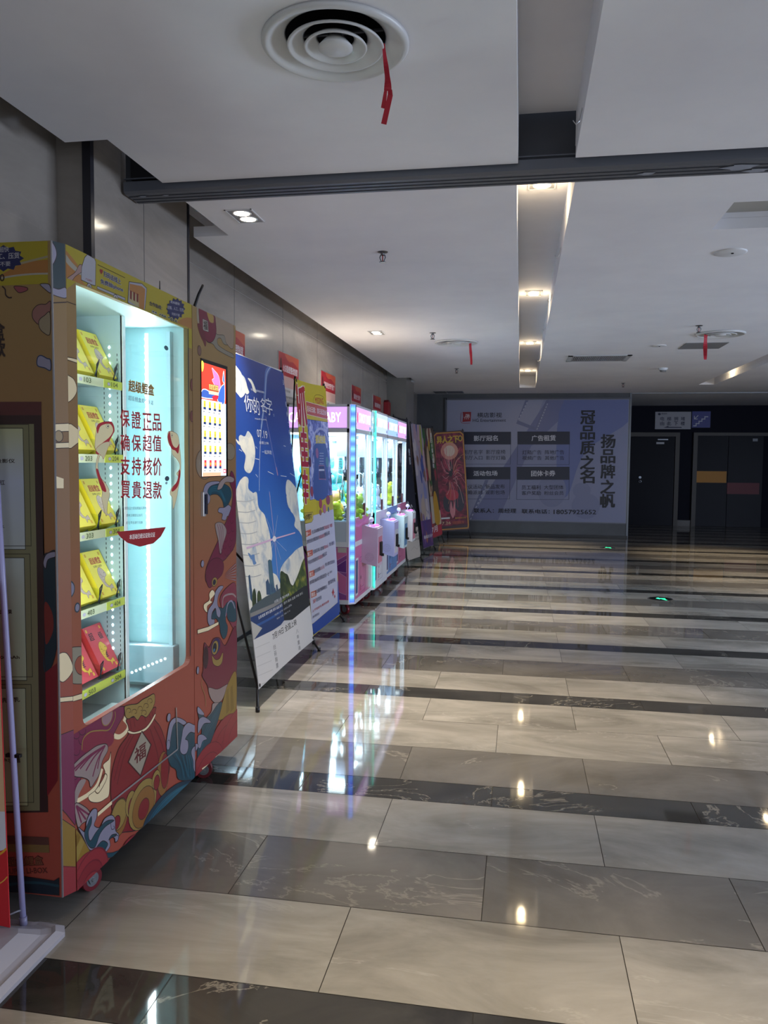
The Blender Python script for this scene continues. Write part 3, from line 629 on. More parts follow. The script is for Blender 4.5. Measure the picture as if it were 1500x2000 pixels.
# glass and the lettering stuck to it
b = B(); b.box((-1.299, WY0-0.01, WZ0-0.01), (-1.295, WY1+0.01, WZ1+0.01), GLASS); gp = b.build('window_pane', vm)
gc = Canvas((-1.2945, WY0, WZ0), (0, 1, 0), (0, 0, 1), WY1-WY0, WZ1-WZ0, 0.0006)
RED = mat('#A81C26', .5); Z2 = (0, 800, 3.75); Z1 = (0, 440, 3.75)
rows = ['保證正品', '確保超值', '支持核价', '買貴退款']; rowv = [(0, 125), (180, 300), (345, 475), (520, 645)]
xs = [(882, 948), (965, 1030), (1045, 1110), (1118, 1180)]
rows[1] = '确保超值'
for ri, (s_, (va, vb)) in enumerate(zip(rows, rowv)):
    for ci, ch in enumerate(s_):
        x0, x1 = xs[ci]; dv = (0, 12, 26, 30)[ci] if ri == 0 else (0, 3, 5, 6)[ci]
        gc.textpx(ch, (x0, vb+dv), (x1, vb+dv+2), (x0, va+dv), RED, 0.025, Z2)
gc.textpx('超级鲤盒', (940, 1215), (1125, 1250), (940, 1130), mat('#C99A3A', .5), 0.05, Z1); gc.textpx('超级鲤盒', (942, 1213), (1122, 1246), (942, 1135), mat('#5A3A1A', .5), 0.0, Z1)
gc.textpx('超级鲤盒郑重承诺', (938, 1280), (1120, 1318), (938, 1245), mat('#5A4A6A', .5), 0.0, Z1)
gk = mat('#4A5A6A', .5)
gc.textpx('大牌商品力超级鲤盒兑换券', (895, 735), (1070, 730), (895, 712), gk, 0, Z2); gc.textpx('请关注微信公众号', (920, 785), (1042, 783), (920, 764), gk, 0, Z2); gc.textpx('前往平台进行兑换', (920, 840), (1042, 836), (920, 818), gk, 0, Z2)
gc.poly([(850, 895), (1212, 860), (1175, 930), (1120, 980), (1020, 1004), (930, 975), (880, 935)], mat('#9C1420', .5), px=True, crop=Z2)
gc.textpx('本活动已经公证处公证', (945, 952), (1132, 932), (945, 915), mat('#F4ECE4', .5), 0.03, Z2)
fw, fr, fo = mat('#E7D9A8', .5), mat('#B0202C', .5), mat('#6E1A22', .6)
gc.poly([(790, 88), (740, 95), (708, 120), (695, 200), (692, 280), (715, 320), (702, 380), (698, 440), (718, 520), (745, 600), (742, 660), (775, 780), (785, 690), (800, 610), (770, 540), (735, 500), (715, 430), (718, 370), (745, 300), (790, 230), (822, 180), (835, 150), (815, 95)], fw, fo, .0015, True, True, Z2)
gc.poly([(790, 90), (735, 95), (705, 130), (712, 175), (735, 120), (800, 105), (825, 150), (800, 200), (740, 250), (700, 300), (712, 330), (760, 300), (800, 225), (835, 150), (818, 93)], fr, px=True, crop=Z2, smooth=True)
gc.poly([(700, 440), (720, 520), (745, 590), (775, 600), (760, 545), (735, 500), (715, 440)], fr, px=True, crop=Z2, smooth=True)
gc.poly([(715, 270), (700, 300), (740, 340), (755, 360), (780, 300), (800, 240), (760, 240)], mat('#D8CDA0', .5), fr, .0012, True, True, Z2); gc.oval(785, 122, 11, 14, mat('#F2E9C0', .4), ink, .001, True, Z2); gc.oval(787, 122, 5, 7, ink, None, .001, True, Z2)
gc.poly([(1248, 158), (1228, 165), (1222, 205), (1232, 250), (1252, 280), (1262, 330), (1290, 360), (1312, 400), (1310, 440), (1290, 470), (1308, 500), (1285, 540), (1250, 580), (1242, 620), (1262, 650), (1265, 730), (1290, 650), (1302, 580), (1318, 480), (1322, 380), (1312, 260), (1300, 190), (1272, 165)], fw, fo, .0015, True, True, Z2)
gc.poly([(1240, 160), (1224, 200), (1240, 260), (1258, 290), (1280, 300), (1302, 320), (1310, 250), (1290, 280), (1262, 260), (1246, 200)], fr, px=True, crop=Z2, smooth=True)
gc.poly([(1308, 440), (1295, 520), (1255, 580), (1262, 600), (1300, 560), (1318, 470)], fr, px=True, crop=Z2, smooth=True); gc.oval(1256, 190, 7, 13, mat('#F2E9C0', .4), ink, .001, True, Z2); gc.oval(1256, 190, 3, 6, ink, None, .001, True, Z2)
gc.oval(1215, 898-360, 8, 10, mat('#8FA4AC', .5), None, .001, True, Z2); gc.oval(1214, 899, 15, 17, mat('#3E6470', .5), None, .001, True, Z1); gc.oval(1220, 505, 16, 18, mat('#3A4A58', .5), None, .001, True, Z2)
gc.build('window_lettering', gp)
# ---- printed wrap, front
TONE[0] = 0.64
A = (110, 1380, 5.263)
gold, gold2, dgold, bag, teal, teal2, foam, rc, rcd, mg, mg2, pk, oc = [mat(h, .4) for h in ('#E2B95C', '#D08A3A', '#7A4A1A', '#C01E30', '#1E6278', '#2C86A0', '#CFC9E6', '#D83A48', '#A8283A', '#B02A6A', '#7A1A52', '#E3C9C2', '#D6A63A')]
line = mat('#3A1A18', .6); skin = mat('#D9AFA8', .5)
def lower_art(c):
    # clouds, ribbon and koi of the lower door
    c.poly([(90, 250), (140, 190), (220, 165), (280, 110), (280, 210), (200, 240), (90, 262)], cream, line, .002, True, True, A)
    c.stroke([(205, 975), (330, 900), (420, 800), (470, 640)], cream, .014, False, True, True, A)
    c.poly([(560, 470), (540, 540), (480, 600), (500, 680), (470, 760), (400, 860), (330, 920), (350, 975), (430, 985), (500, 950), (540, 900), (550, 700)], cream, line, .002, True, True, A)
    c.stroke([(395, 870), (430, 890), (490, 800), (520, 720), (500, 690), (460, 740), (440, 830)], dgold, .003, False, True, True, A)
    c.stroke([(590, 300), (650, 310), (720, 250), (735, 180), (690, 120)], cream, .016, False, True, True, A)
    c.poly([(20, 300), (60, 270), (160, 230), (280, 190), (420, 40), (560, 20), (700, 0), (690, 90), (640, 180), (580, 300), (560, 330), (500, 400), (420, 420), (350, 500), (290, 620), (250, 740), (220, 840), (200, 960), (190, 1230), (100, 1100), (10, 1000)], mg, line, .003, True, True, A)
    c.poly([(20, 560), (60, 500), (150, 560), (170, 760), (140, 960), (90, 1060), (10, 980)], mg2, None, .001, True, True, A)
    for (x, y) in ((60, 560), (130, 520), (200, 470), (60, 680), (130, 650), (190, 600), (60, 800), (120, 780), (180, 720), (60, 900), (120, 890), (90, 990), (150, 960), (180, 860), (200, 300), (260, 260), (260, 360), (330, 300)):
        c.stroke([(x-36, y-20), (x-20, y+22), (x+8, y+32), (x+34, y+12), (x+40, y-28)], mat('#5A103C', .5), .0022, False, True, True, A)
    c.poly([(260, 450), (270, 330), (330, 260), (420, 250), (520, 260), (590, 300), (560, 400), (430, 430), (330, 470)], mat('#C4305A', .4), None, .001, True, True, A)
    c.stroke([(260, 445), (275, 330), (350, 260), (450, 245), (540, 235), (600, 120), (600, 50)], gold, .004, False, True, True, A)
    c.oval(520, 100, 55, 90, mat('#E8B4C0', .4), gold, .003, True, A)
    c.poly([(510, 385), (525, 450), (470, 560), (440, 690), (395, 770), (350, 830), (330, 760), (270, 730), (200, 722), (140, 700), (90, 745), (130, 650), (230, 540), (330, 460), (420, 400)], pk, line, .0025, True, True, A)
    for e in ((420, 640), (370, 720), (300, 660), (240, 640), (190, 660), (150, 670)): c.stroke([(500, 400), ((500+e[0])/2-12, (400+e[1])/2-15), e], mg, .006, False, True, True, A)
    c.poly([(240, 760), (300, 760), (230, 900), (200, 1010), (180, 1000), (190, 860)], pk, None, .001, True, True, A)
    c.poly([(188, 1000), (290, 1030), (348, 1100), (330, 1160), (265, 1200), (215, 1235)], pk, line, .0025, True, True, A)
    for e in ((330, 1110), (300, 1160), (255, 1195)): c.stroke([(200, 1020), e], mg, .006, False, False, True, A)
    # lucky bag
    c.poly([(560, 950), (556, 820), (575, 640), (640, 430), (738, 285), (735, 200), (720, 130), (860, 90), (1010, 5), (1012, 60), (1000, 120), (1060, 200), (1100, 300), (1135, 440), (1160, 600), (1155, 680), (1110, 840), (1000, 1050), (850, 1250), (700, 1290), (620, 1280), (580, 1150)], bag, line, .003, True, True, A)
    for (p, q, r_) in (((800, 280), (700, 480), (620, 800)), ((760, 300), (660, 500), (590, 760)), ((960, 230), (1020, 420), (1050, 560)), ((1000, 200), (1080, 380), (1120, 560)), ((900, 260), (880, 250), (830, 360))): c.stroke([p, q, r_], mat('#8E1424', .5), .004, False, True, True, A)
    for x in (750, 790, 900, 950, 980): c.stroke([(x, 130-(x-720)*.3), (x+6, 180-(x-720)*.35), (x+16, 250-(x-720)*.55)], mat('#8E1424', .5), .003, False, True, True, A)
    c.poly([(738, 245), (800, 262), (900, 225), (960, 160), (1010, 75), (1012, 100), (970, 180), (905, 250), (800, 282), (738, 272)], cream, line, .002, True, True, A)
    c.poly([(700, 60), (710, 110), (740, 125), (790, 100), (830, 140), (870, 90), (920, 110), (960, 60), (990, 10), (1010, -60), (1000, -130), (940, -100), (880, -70), (830, -30), (760, -20), (700, 0)], gold, line, .0025, True, True, A)
    for (x, y) in ((740, 40), (800, 50), (860, 20), (920, -10), (960, -60), (900, 60)): c.stroke([(x-30, y+20), (x-20, y-15), (x+10, y-20), (x+22, y+10), (x+2, y+22)], dgold, .0025, False, True, True, A)
    c.poly([(875, 245), (975, 390), (862, 722), (728, 572)], mat('#5A1418', .5), px=True, crop=A); c.poly([(873, 262), (962, 392), (858, 700), (742, 570)], mat('#EBDCC0', .5), px=True, crop=A)
    c.textpx('福', (800, 600), (915, 510), (800, 440), mat('#8A1420', .5), 0.03, A)
    # coins
    for (cx, cy, rx, ry, f) in ((1092, 690, 60, 225, gold2), (1110, 660, 40, 180, bag), (640, 1140, 92, 190, gold2), (640, 1110, 80, 150, gold), (612, 1195, 40, 70, bag), (760, 1000, 55, 130, gold), (770, 1040, 38, 100, bag), (885, 1000, 140, 240, gold), (893, 1030, 112, 195, gold2), (893, 1050, 56, 100, bag), (1020, 750, 42, 95, gold), (1025, 780, 30, 75, bag)): c.oval(cx, cy, rx, ry, f, line, .0022, True, A)
    # waves
    def wave(pts, fill): c.poly(pts, fill, line, .0025, True, True, A)
    wave([(1128, 450), (1145, 300), (1190, 170), (1260, 160), (1330, 220), (1421, 230), (1640, 60), (1800, 400), (1500, 700), (1370, 760), (1250, 745), (1225, 650), (1165, 600)], teal)
    for k in range(5): c.stroke([(1290+20*k, 745-8*k), (1262+16*k, 600-10*k), (1190+30*k, 500-20*k)], teal2 if k % 2 else mat('#144A60', .4), .006, False, True, True, A)
    for k in range(3): c.stroke([(1360+22*k, 740), (1345+26*k, 600), (1330+22*k, 500)], teal2, .006, False, True, True, A)
    wave([(1140, 445), (1125, 400), (1135, 300), (1160, 170), (1210, 115), (1270, 120), (1330, 160), (1300, 190), (1240, 160), (1195, 200), (1170, 320), (1160, 420)], foam); c.oval(1145, 395, 18, 50, foam, line, .002, True, A)
    wave([(1290, 490), (1265, 440), (1285, 300), (1300, 220), (1350, 165), (1421, 190), (1460, 150), (1500, 240), (1421, 270), (1370, 265), (1320, 330), (1345, 350), (1350, 420), (1330, 480)], foam)
    wave([(1380, 470), (1410, 410), (1480, 400), (1470, 600), (1430, 680), (1405, 640), (1400, 560)], foam)
    wave([(866, 1325), (885, 1230), (930, 1120), (1050, 950), (1180, 830), (1290, 770), (1420, 752), (1500, 760), (1380, 850), (1250, 980), (1060, 1180), (900, 1340)], mat('#174A66', .4))
    for k in range(5): c.stroke([(905+22*k, 1300-14*k), (970+24*k, 1130-8*k), (1090+22*k, 970), (1220+18*k, 860+4*k), (1360, 790+14*k)], (teal2, mat('#3A9AB8', .4))[k % 2], .006, False, True, True, A)
    wave([(215, 1240), (290, 1290), (300, 1190), (335, 1100), (375, 1050), (410, 1060), (405, 1140), (380, 1220), (440, 1240), (490, 1150), (560, 1115), (595, 1160), (600, 1270), (632, 1310), (630, 1360), (600, 1395), (590, 1350), (540, 1350), (545, 1430), (505, 1495), (470, 1560), (380, 1480), (330, 1470), (270, 1350)], foam)
    wave([(280, 1320), (315, 1200), (350, 1130), (352, 1200), (320, 1290), (340, 1380), (400, 1290), (500, 1180), (585, 1170), (500, 1230), (440, 1310), (390, 1440), (330, 1440)], teal)
    wave([(400, 1470), (440, 1400), (480, 1380), (520, 1410), (500, 1460), (465, 1530)], teal); wave([(530, 1370), (560, 1320), (610, 1310), (600, 1330), (570, 1340)], teal)
    c.stroke([(550, 1200), (560, 1260), (590, 1250), (580, 1225)], line, .002, False, True, True, A); c.stroke([(600, 1390), (622, 1380), (628, 1330), (600, 1320)], line, .002, False, True, True, A)
    c.poly([(470, 1510), (570, 1500), (665, 1470), (660, 1510), (580, 1540), (490, 1560)], teal, line, .002, True, True, A)
    c.poly([(20, 1130), (110, 1165), (190, 1250), (250, 1330), (335, 1480), (180, 1660), (20, 1630)], oc, line, .002, False, True, A)
    for k in range(3): c.poly([(20+60*k, 1500+20*k), (170+40*k, 1250+50*k), (200+40*k, 1290+50*k), (60+60*k, 1620+10*k)], mat('#B88A2A' if k % 2 else '#E3C05A', .4), None, .001, False, True, A)
    c.poly([(150, 1700), (240, 1560), (330, 1490), (410, 1485), (485, 1580), (620, 1550), (700, 1420), (790, 1330), (868, 1325), (760, 1520), (600, 1680), (190, 1970), (150, 1960)], rc, rcd, .003, True, True, A)
    for (cx, cy, rr) in ((340, 1790, 300), (330, 1830, 225), (340, 1870, 160), (340, 1900, 100)): c.oval(cx, cy, rr*.62, rr, rc if rr in (300, 160) else mat('#C43040', .4), rcd, .005, True, A)
    for (cx, cy, rr) in ((640, 1790, 250), (640, 1840, 190), (650, 1880, 130)): c.oval(cx, cy, rr*.6, rr, rc if rr != 190 else rcd, rcd, .004, True, A)
    c.poly([(640, 1545), (700, 1400), (790, 1320), (868, 1325), (760, 1480), (600, 1660)], rc, rcd, .003, True, True, A)
    c.poly([(20, 1640), (120, 1680), (220, 1830), (190, 2000), (20, 2010)], rc, rcd, .003, True, True, A)
    # upper curl on the stile
    c.stroke([(560, 975), (1240, 437)], silver, .0065, False, False, True, A); c.stroke([(1240, 437), (1225, 10)], silver, .0065, False, False, True, A); c.stroke([(1232, 432), (1217, 12)], ink, .0022, False, False, True, A)
    c.stroke([(415, 1110), (560, 985)], cream, .012, False, False, True, A); c.oval(1148, 112, 18, 42, foam, line, .002, True, A)
fc = Canvas((MX, MY0+0.04, MZ0), (0, 1, 0), (0, 0, 1), 2.945-MY0-.04, MZ1-MZ0, 0.0005)
fc.clipr = (0, 2.945-MY0-.04, 0, WZ0-MZ0-0.001); lower_art(fc)
# circles and clouds on the stile beside the window
fc.o = 0.0006
fc.clipr = (0, WY0-MY0-.042, 0, MZ1-MZ0)
for (cx, cy, rx, ry, f) in ((495, 1322, 50, 66, foam), (565, 1450+0, 17, 32, foam)): fc.oval(cx, cy, rx, ry, f, mat('#2A5A6A', .5), .004, True, Z2)
fc.poly([(410, 100), (520, 105), (578, 150), (575, 240), (520, 283), (400, 285), (405, 240), (460, 240), (500, 200), (460, 150), (400, 148)], cream, line, .002, False, True, Z2)
fc.poly([(420, 540), (450, 470), (520, 430), (620, 430), (620, 480), (570, 500), (545, 560), (570, 620), (620, 640), (620, 690), (520, 690), (440, 620)], mat('#D9CDB0', .5), line, .002, True, True, (0, 1150, 3.75))
fc.poly([(400, 800), (520, 790), (620, 760), (620, 800), (520, 830), (400, 830)], cream, line, .002, False, True, (0, 1150, 3.75))
fc.poly([(380, 975), (480, 965), (570, 985), (570, 1010), (480, 985), (440, 1020), (470, 1080), (540, 1130), (560, 1220), (500, 1295), (400, 1290), (400, 1240), (470, 1200), (430, 1120), (380, 1090)], cream, line, .002, True, True, Z1)
fc.stroke([(375, 565), (490, 560), (560, 585)], line, .0022, False, False, True, Z1)
# header print
fc.o = 0.0006
fc.clipr = (0, 2.945-MY0-.04, WZ1-MZ0+0.001, MZ1-MZ0)
Hc = (120, 480, 5.769)
yel = mat('#E3CF2E', .4); orng = mat('#E39A4A', .4); nav = mat('#232C6E', .5)
hdr = [(0.0, WZ1-MZ0), (0.03, MZ1-MZ0), (2, MZ1-MZ0), (2, WZ1-MZ0)]
fc.clipr = (0, 2.945-MY0-.04, 1.72, MZ1-MZ0)
fc.poly([(0.0, 1.765), (0.0, 1.89), (0.87, 1.89), (0.87, 1.74), (0.865, 1.70), (0.83, 1.72), (0.83, 1.79), (0.05, 1.795)], yel, None, .001, False, False)
fc.clipr = (0, 2.945-MY0-.04, WZ1-MZ0+0.001, MZ1-MZ0)
fc.poly([(40, 80), (90, 100), (200, 250), (250, 420), (500, 540), (100, 470), (40, 420)], orng, None, .001, True, True, Hc); fc.poly([(40, 90), (110, 180), (220, 300), (210, 330), (90, 230), (40, 160)], mat('#D8D3C0', .4), None, .001, True, True, Hc)
fc.poly([(1310, 850), (1400, 810), (1480, 830), (1480, 950), (1380, 920), (1300, 900)], orng, None, .001, True, True, Hc)
fc.poly([(55, 440), (60, 370), (150, 300), (200, 215), (240, 230), (230, 290), (150, 350), (90, 440)], skin, line, .0015, True, True, Hc)
fc.poly([(290, 98), (370, 145), (385, 180), (380, 450), (340, 440), (220, 385), (225, 240), (260, 130)], mat('#E4E4EE', .4), line, .002, False, True, Hc)
fc.textpx('产品展示', (270, 385), (345, 412), (270, 362), mat('#C02A2A', .5), 0.02, Hc)
fc.stroke([(405, 212), (715, 362)], line, .002, False, False, True, Hc); fc.poly([(400, 455), (715, 588), (715, 618), (400, 485)], mat('#D8D8E2', .4), line, .0015, False, True, Hc)
for (x, y) in ((312, 475), (608, 600)): fc.oval(x, y, 27, 52, mat('#E4E0E4', .4), line, .002, True, Hc); fc.oval(x, y, 12, 24, mat('#B9B6C0', .4), line, .0015, True, Hc)
fc.poly([(445, 320), (428, 285), (432, 262), (447, 268), (458, 268), (463, 290)], mat('#C8262E', .5), None, .001, True, True, Hc)
wt = mat('#E9E6F0', .5)
for (t_, p, q, tp) in (('扫码去线上', (472, 342), (665, 440), (472, 280)), ('免费抽iphone', (438, 432), (690, 528), (438, 372))):
    fc.textpx(t_, (p[0]+2, p[1]+3), (q[0]+2, q[1]+3), (tp[0]+2, tp[1]-1), wt, 0.09, Hc); fc.textpx(t_, p, q, tp, nav, 0.035, Hc)
fc.poly([(758, 405), (900, 425), (958, 480), (945, 640), (930, 770), (745, 640), (752, 500)], mat('#CFCFE2', .4), line, .002, False, True, Hc); fc.poly([(765, 428), (900, 455), (940, 490), (925, 740), (870, 710), (865, 560), (760, 500)], orng, None, .001, False, True, Hc); fc.poly([(758, 505), (868, 560), (868, 700), (755, 620)], mat('#E8DCA0', .4), None, .001, False, True, Hc)
for x in (768, 805, 842): fc.poly([(x, 500+(x-768)*.45), (x+22, 512+(x-768)*.45), (x+20, 610+(x-768)*.45), (x, 595+(x-768)*.45)], mat('#9A2A22', .5), None, .001, False, True, Hc)
fc.textpx('合作热线：', (988, 668), (1130, 725), (988, 622), nav, 0.03, Hc)
fc.textpx('400-699-7860', (985, 782), (1302, 905), (985, 712), wt, 0.10, Hc); fc.textpx('400-699-7860', (987, 778), (1300, 900), (987, 716), mat('#2A4A3A', .5), 0.035, Hc)
def burst(c, cx, cy, rx, ry, m, crop, n=14):
    c.poly([(cx+(rx if i % 2 == 0 else rx*.82)*math.cos(PI*i/n), cy+(ry if i % 2 == 0 else ry*.8)*math.sin(PI*i/n)) for i in range(2*n)], m, None, .001, False, True, crop)
burst(fc, 1283, 712, 108, 125, nav, Hc)
fc.textpx('成本超快', (1225, 645), (1328, 672), (1225, 615), wt, 0.03, Hc); fc.textpx('店铺、人工、压货', (1190, 710), (1372, 745), (1190, 672), wt, 0.02, Hc); fc.textpx('彻底不要', (1240, 780), (1328, 800), (1240, 750), wt, 0.02, Hc)
fc.clipr = (0, 2.945-MY0-.04, 0, MZ1-MZ0)
for (cx, cy, rx, ry) in ((1458, 915, 14, 35), (1408, 1170, 16, 45), (1405, 1400, 15, 40)): fc.oval(cx, cy, rx, ry, mat('#B0645A', .5), line, .002, True, Z1)
fc.build('printed_wrap', door)
# ---- printed wrap, control column
cc = Canvas((MX, 2.952, MZ0), (0, 1, 0), (0, 0, 1), MY1-2.952, MZ1-MZ0, 0.0005)
D = (340, 840, 5.0); E_ = (340, 1100, 5.0); T = (370, 560, 12.5)
cc.poly([(180, 500), (240, 540), (230, 900), (180, 800)], mat('#CDBCA0', .4), None, .001, True, True, T)
cc.poly([(420, 1330), (620, 1180), (700, 1100), (850, 1150), (960, 1400), (840, 1400), (760, 1260), (680, 1280), (700, 1420), (860, 1540), (1060, 1650), (1060, 1740), (760, 1590), (640, 1500), (570, 1400)], mat('#B9AE98', .4), line, .002, True, True, T)
cc.poly([(590, 700), (850, 760), (1060, 930), (1060, 1500), (900, 1380), (840, 1190), (640, 1130)], mat('#D6B89A', .5), line, .002, True, True, T)
cc.poly([(240, 480), (400, 560), (600, 700), (640, 900), (650, 1120), (600, 1280), (520, 1360), (430, 1330), (330, 1180), (260, 950), (230, 700)], mat('#9C1C44', .4), line, .0025, True, True, T)
cc.poly([(430, 600), (570, 700), (590, 800), (580, 880), (500, 860), (450, 740)], gold, None, .001, True, True, T)
cc.poly([(320, 780), (445, 840), (465, 1110), (325, 1060)], mat('#D8D2C2', .5), line, .0015, False, True, T); cc.textpx('福', (345, 1040), (440, 1060), (345, 830), ink, 0.03, T)
cc.poly([(190, 910), (300, 960), (400, 1300), (385, 1460), (330, 1330), (260, 1180)], mat('#8A2438', .4), None, .001, True, True, T)
cc.oval(240, 1560, 45, 120, mat('#A87A66', .4), line, .002, True, T)
cc.oval(300, 330, 85, 150, mat('#BFA07A', .5), line, .002, True, D); cc.oval(545, 210, 50, 82, mat('#C8B494', .5), line, .002, True, D)
# wave arch, long koi
cc.poly([(285, 690), (290, 600), (320, 530), (400, 510), (470, 520), (540, 560), (560, 640), (520, 740), (490, 770), (470, 690), (420, 630), (350, 640), (320, 700)], teal, line, .0025, True, True, D)
for k in range(3): cc.stroke([(325+12*k, 620+10*k), (370, 560+18*k), (440, 565+20*k), (500, 690+8*k)], teal2, .005, False, True, True, D)
cc.poly([(285, 690), (280, 620), (300, 540), (350, 505), (430, 500), (440, 520), (360, 545), (325, 600), (350, 650), (345, 700), (325, 725), (310, 700)], foam, line, .0025, True, True, D)
cc.poly([(430, 800), (440, 760), (490, 755), (530, 730), (560, 770), (560, 860), (520, 840), (500, 880), (465, 870), (470, 820)], foam, line, .0025, True, True, D)
cc.poly([(560, 400), (600, 520), (600, 800), (598, 1100), (500, 1260), (420, 1320), (400, 1500), (310, 1480), (310, 1360), (350, 1250), (400, 1140), (440, 1050), (480, 950), (520, 860), (560, 740), (570, 600), (540, 500)], mat('#A62A58', .4), line, .003, True, True, D)
for (x, y) in ((560, 880), (570, 960), (530, 980), (560, 1050), (500, 1060), (540, 1110), (490, 1130), (560, 1150), (450, 1180), (510, 1200)): cc.stroke([(x-18, y), (x-10, y+26), (x+6, y+30), (x+18, y+8)], mat('#6A143C', .5), .002, False, True, True, D)
cc.poly([(400, 920), (440, 900), (480, 920), (510, 990), (480, 1100), (450, 1210), (430, 1080), (410, 1000)], pk, line, .002, True, True, D)
for k in range(3): cc.stroke([(420+22*k, 920), (440+18*k, 1010), (455+6*k, 1180)], mg, .004, False, True, True, D)
cc.poly([(420, 580), (450, 500), (520, 450), (580, 470), (570, 510), (500, 510), (460, 570)], pk, line, .002, True, True, D)
cc.poly([(310, 1360), (360, 1270), (430, 1250), (480, 1300), (470, 1400), (410, 1470), (350, 1540), (320, 1500), (305, 1430)], mat('#9A2450', .4), line, .002, True, True, D); cc.oval(392, 182, 26, 44, gold, line, .002, True, E_); cc.oval(390, 186, 15, 28, mat('#20304A', .4), None, .001, True, E_)
for k in range(6): cc.poly([(490, 110+6*k), (600, 0+32*k), (600, 14+32*k)], pk, mg, .0015, False, True, E_)
cc.poly([(340, 300), (370, 260), (395, 300), (350, 360), (370, 380), (320, 420), (320, 480), (290, 450), (290, 400), (340, 360)], cream, line, .002, True, True, E_)
cc.poly([(450, 330), (520, 230), (600, 220), (600, 640), (500, 500), (460, 440)], mat('#C44A66', .4), line, .002, True, True, E_); cc.stroke([(470, 440), (480, 330), (560, 300), (600, 330)], pk, .008, False, True, True, E_)
cc.poly([(355, 620), (360, 520), (390, 460), (430, 430), (470, 440), (490, 420), (520, 380), (580, 370), (600, 420), (600, 560), (530, 560), (510, 480), (500, 560), (520, 620), (510, 700), (480, 740), (450, 680), (440, 600), (400, 540)], teal, line, .0025, True, True, E_)
cc.poly([(355, 620), (325, 570), (330, 460), (380, 380), (400, 280), (440, 225), (478, 230), (430, 310), (420, 400), (450, 470), (440, 530), (415, 510), (400, 440), (370, 480), (360, 540), (390, 550), (385, 600)], foam, line, .0025, True, True, E_)
cc.stroke([(500, 520), (520, 400), (560, 370), (590, 440)], foam, .008, False, True, True, E_)
cc.poly([(225, 650), (330, 620), (430, 570), (430, 600), (330, 660), (225, 690)], cream, line, .002, False, True, E_)
cc.poly([(300, 780), (340, 820), (380, 740), (440, 730), (500, 800), (600, 620), (604, 1080), (520, 1190), (460, 1230), (440, 1300), (370, 1290), (335, 1240), (320, 1190), (270, 1100), (280, 1040), (285, 850), (290, 790)], mat('#A8264E', .4), line, .003, True, True, E_)
cc.oval(305, 920, 26, 110, mat('#4A1430', .4), None, .001, True, E_); cc.oval(402, 815, 45, 80, mat('#3A2A7A', .4), None, .001, True, E_); cc.oval(396, 825, 32, 68, gold, line, .002, True, E_); cc.oval(392, 825, 20, 46, mat('#16203A', .4), None, .001, True, E_); cc.oval(386, 850, 10, 16, mat('#4AA0D0', .4), None, .001, True, E_)
cc.poly([(365, 900), (400, 940), (440, 930), (472, 870), (465, 960), (430, 1005), (380, 985)], gold, line, .002, True, True, E_)
cc.poly([(335, 1215), (420, 1230), (520, 1180), (500, 1250), (460, 1340), (400, 1365), (350, 1310)], mat('#E0C0B8', .4), line, .002, True, True, E_)
cc.poly([(375, 1370), (450, 1370), (430, 1450), (410, 1500), (300, 1530), (360, 1450)], pk, line, .002, True, True, E_)
cc.stroke([(270, 1120), (265, 1200), (300, 1300), (305, 1400)], gold, .003, False, True, True, E_)
Fd = (370, 1230, 6.06)
cc.poly([(545, 500), (546, 960), (480, 1040), (420, 1050), (330, 1060), (380, 880), (450, 640)], oc, line, .002, True, True, Fd)
for k in range(2): cc.poly([(430+50*k, 720-40*k), (455+50*k, 690-40*k), (470+50*k, 950-20*k), (430+50*k, 1000-20*k)], mat('#B98E2A', .4), None, .001, False, True, Fd)
cc.poly([(330, 880), (380, 870), (330, 1080), (240, 1340), (150, 1480), (95, 1640), (90, 1380), (140, 1200), (100, 1020), (95, 920), (200, 1040)], teal, line, .002, True, True, Fd)
for k in range(3): cc.stroke([(340-20*k, 900+40*k), (300-20*k, 1060), (220-20*k, 1200), (120, 1400+60*k)], teal2, .004, False, True, True, Fd)
cc.poly([(95, 1220), (100, 1080), (150, 1030), (220, 1060), (245, 1100), (170, 1110), (125, 1180)], foam, line, .002, True, True, Fd); cc.poly([(95, 1260), (150, 1240), (200, 1290), (150, 1320), (120, 1400), (95, 1380)], foam, line, .002, True, True, Fd); cc.poly([(95, 910), (160, 980), (160, 1010), (95, 990)], foam, line, .002, True, True, Fd); cc.poly([(0, 1400), (60, 1350), (98, 1360), (80, 1420), (40, 1470), (30, 1530), (0, 1520)], foam, line, .002, True, True, Fd)
for (cx, cy, rr) in ((420, 1330, 300), (420, 1360, 220), (430, 1400, 140), (560, 1200, 260), (570, 1240, 180), (200, 1700, 330), (200, 1720, 240), (210, 1760, 150)): cc.oval(cx, cy, rr*.6, rr, rc, rcd, .004, True, Fd)
cc.poly([(140, 1640), (270, 1555), (272, 1565), (145, 1655)], cream, None, .001, False, True, Fd); cc.poly([(300, 1505), (480, 1350), (480, 1360), (305, 1520)], cream, None, .001, False, True, Fd)
cc.oval(272, 185-1560+1380, 14, 34, foam, line, .002, True, E_); cc.oval(92, 480, 14, 46, foam, line, .002, True, Fd)
cc.build('printed_wrap', bpy.data.objects['control_column'])
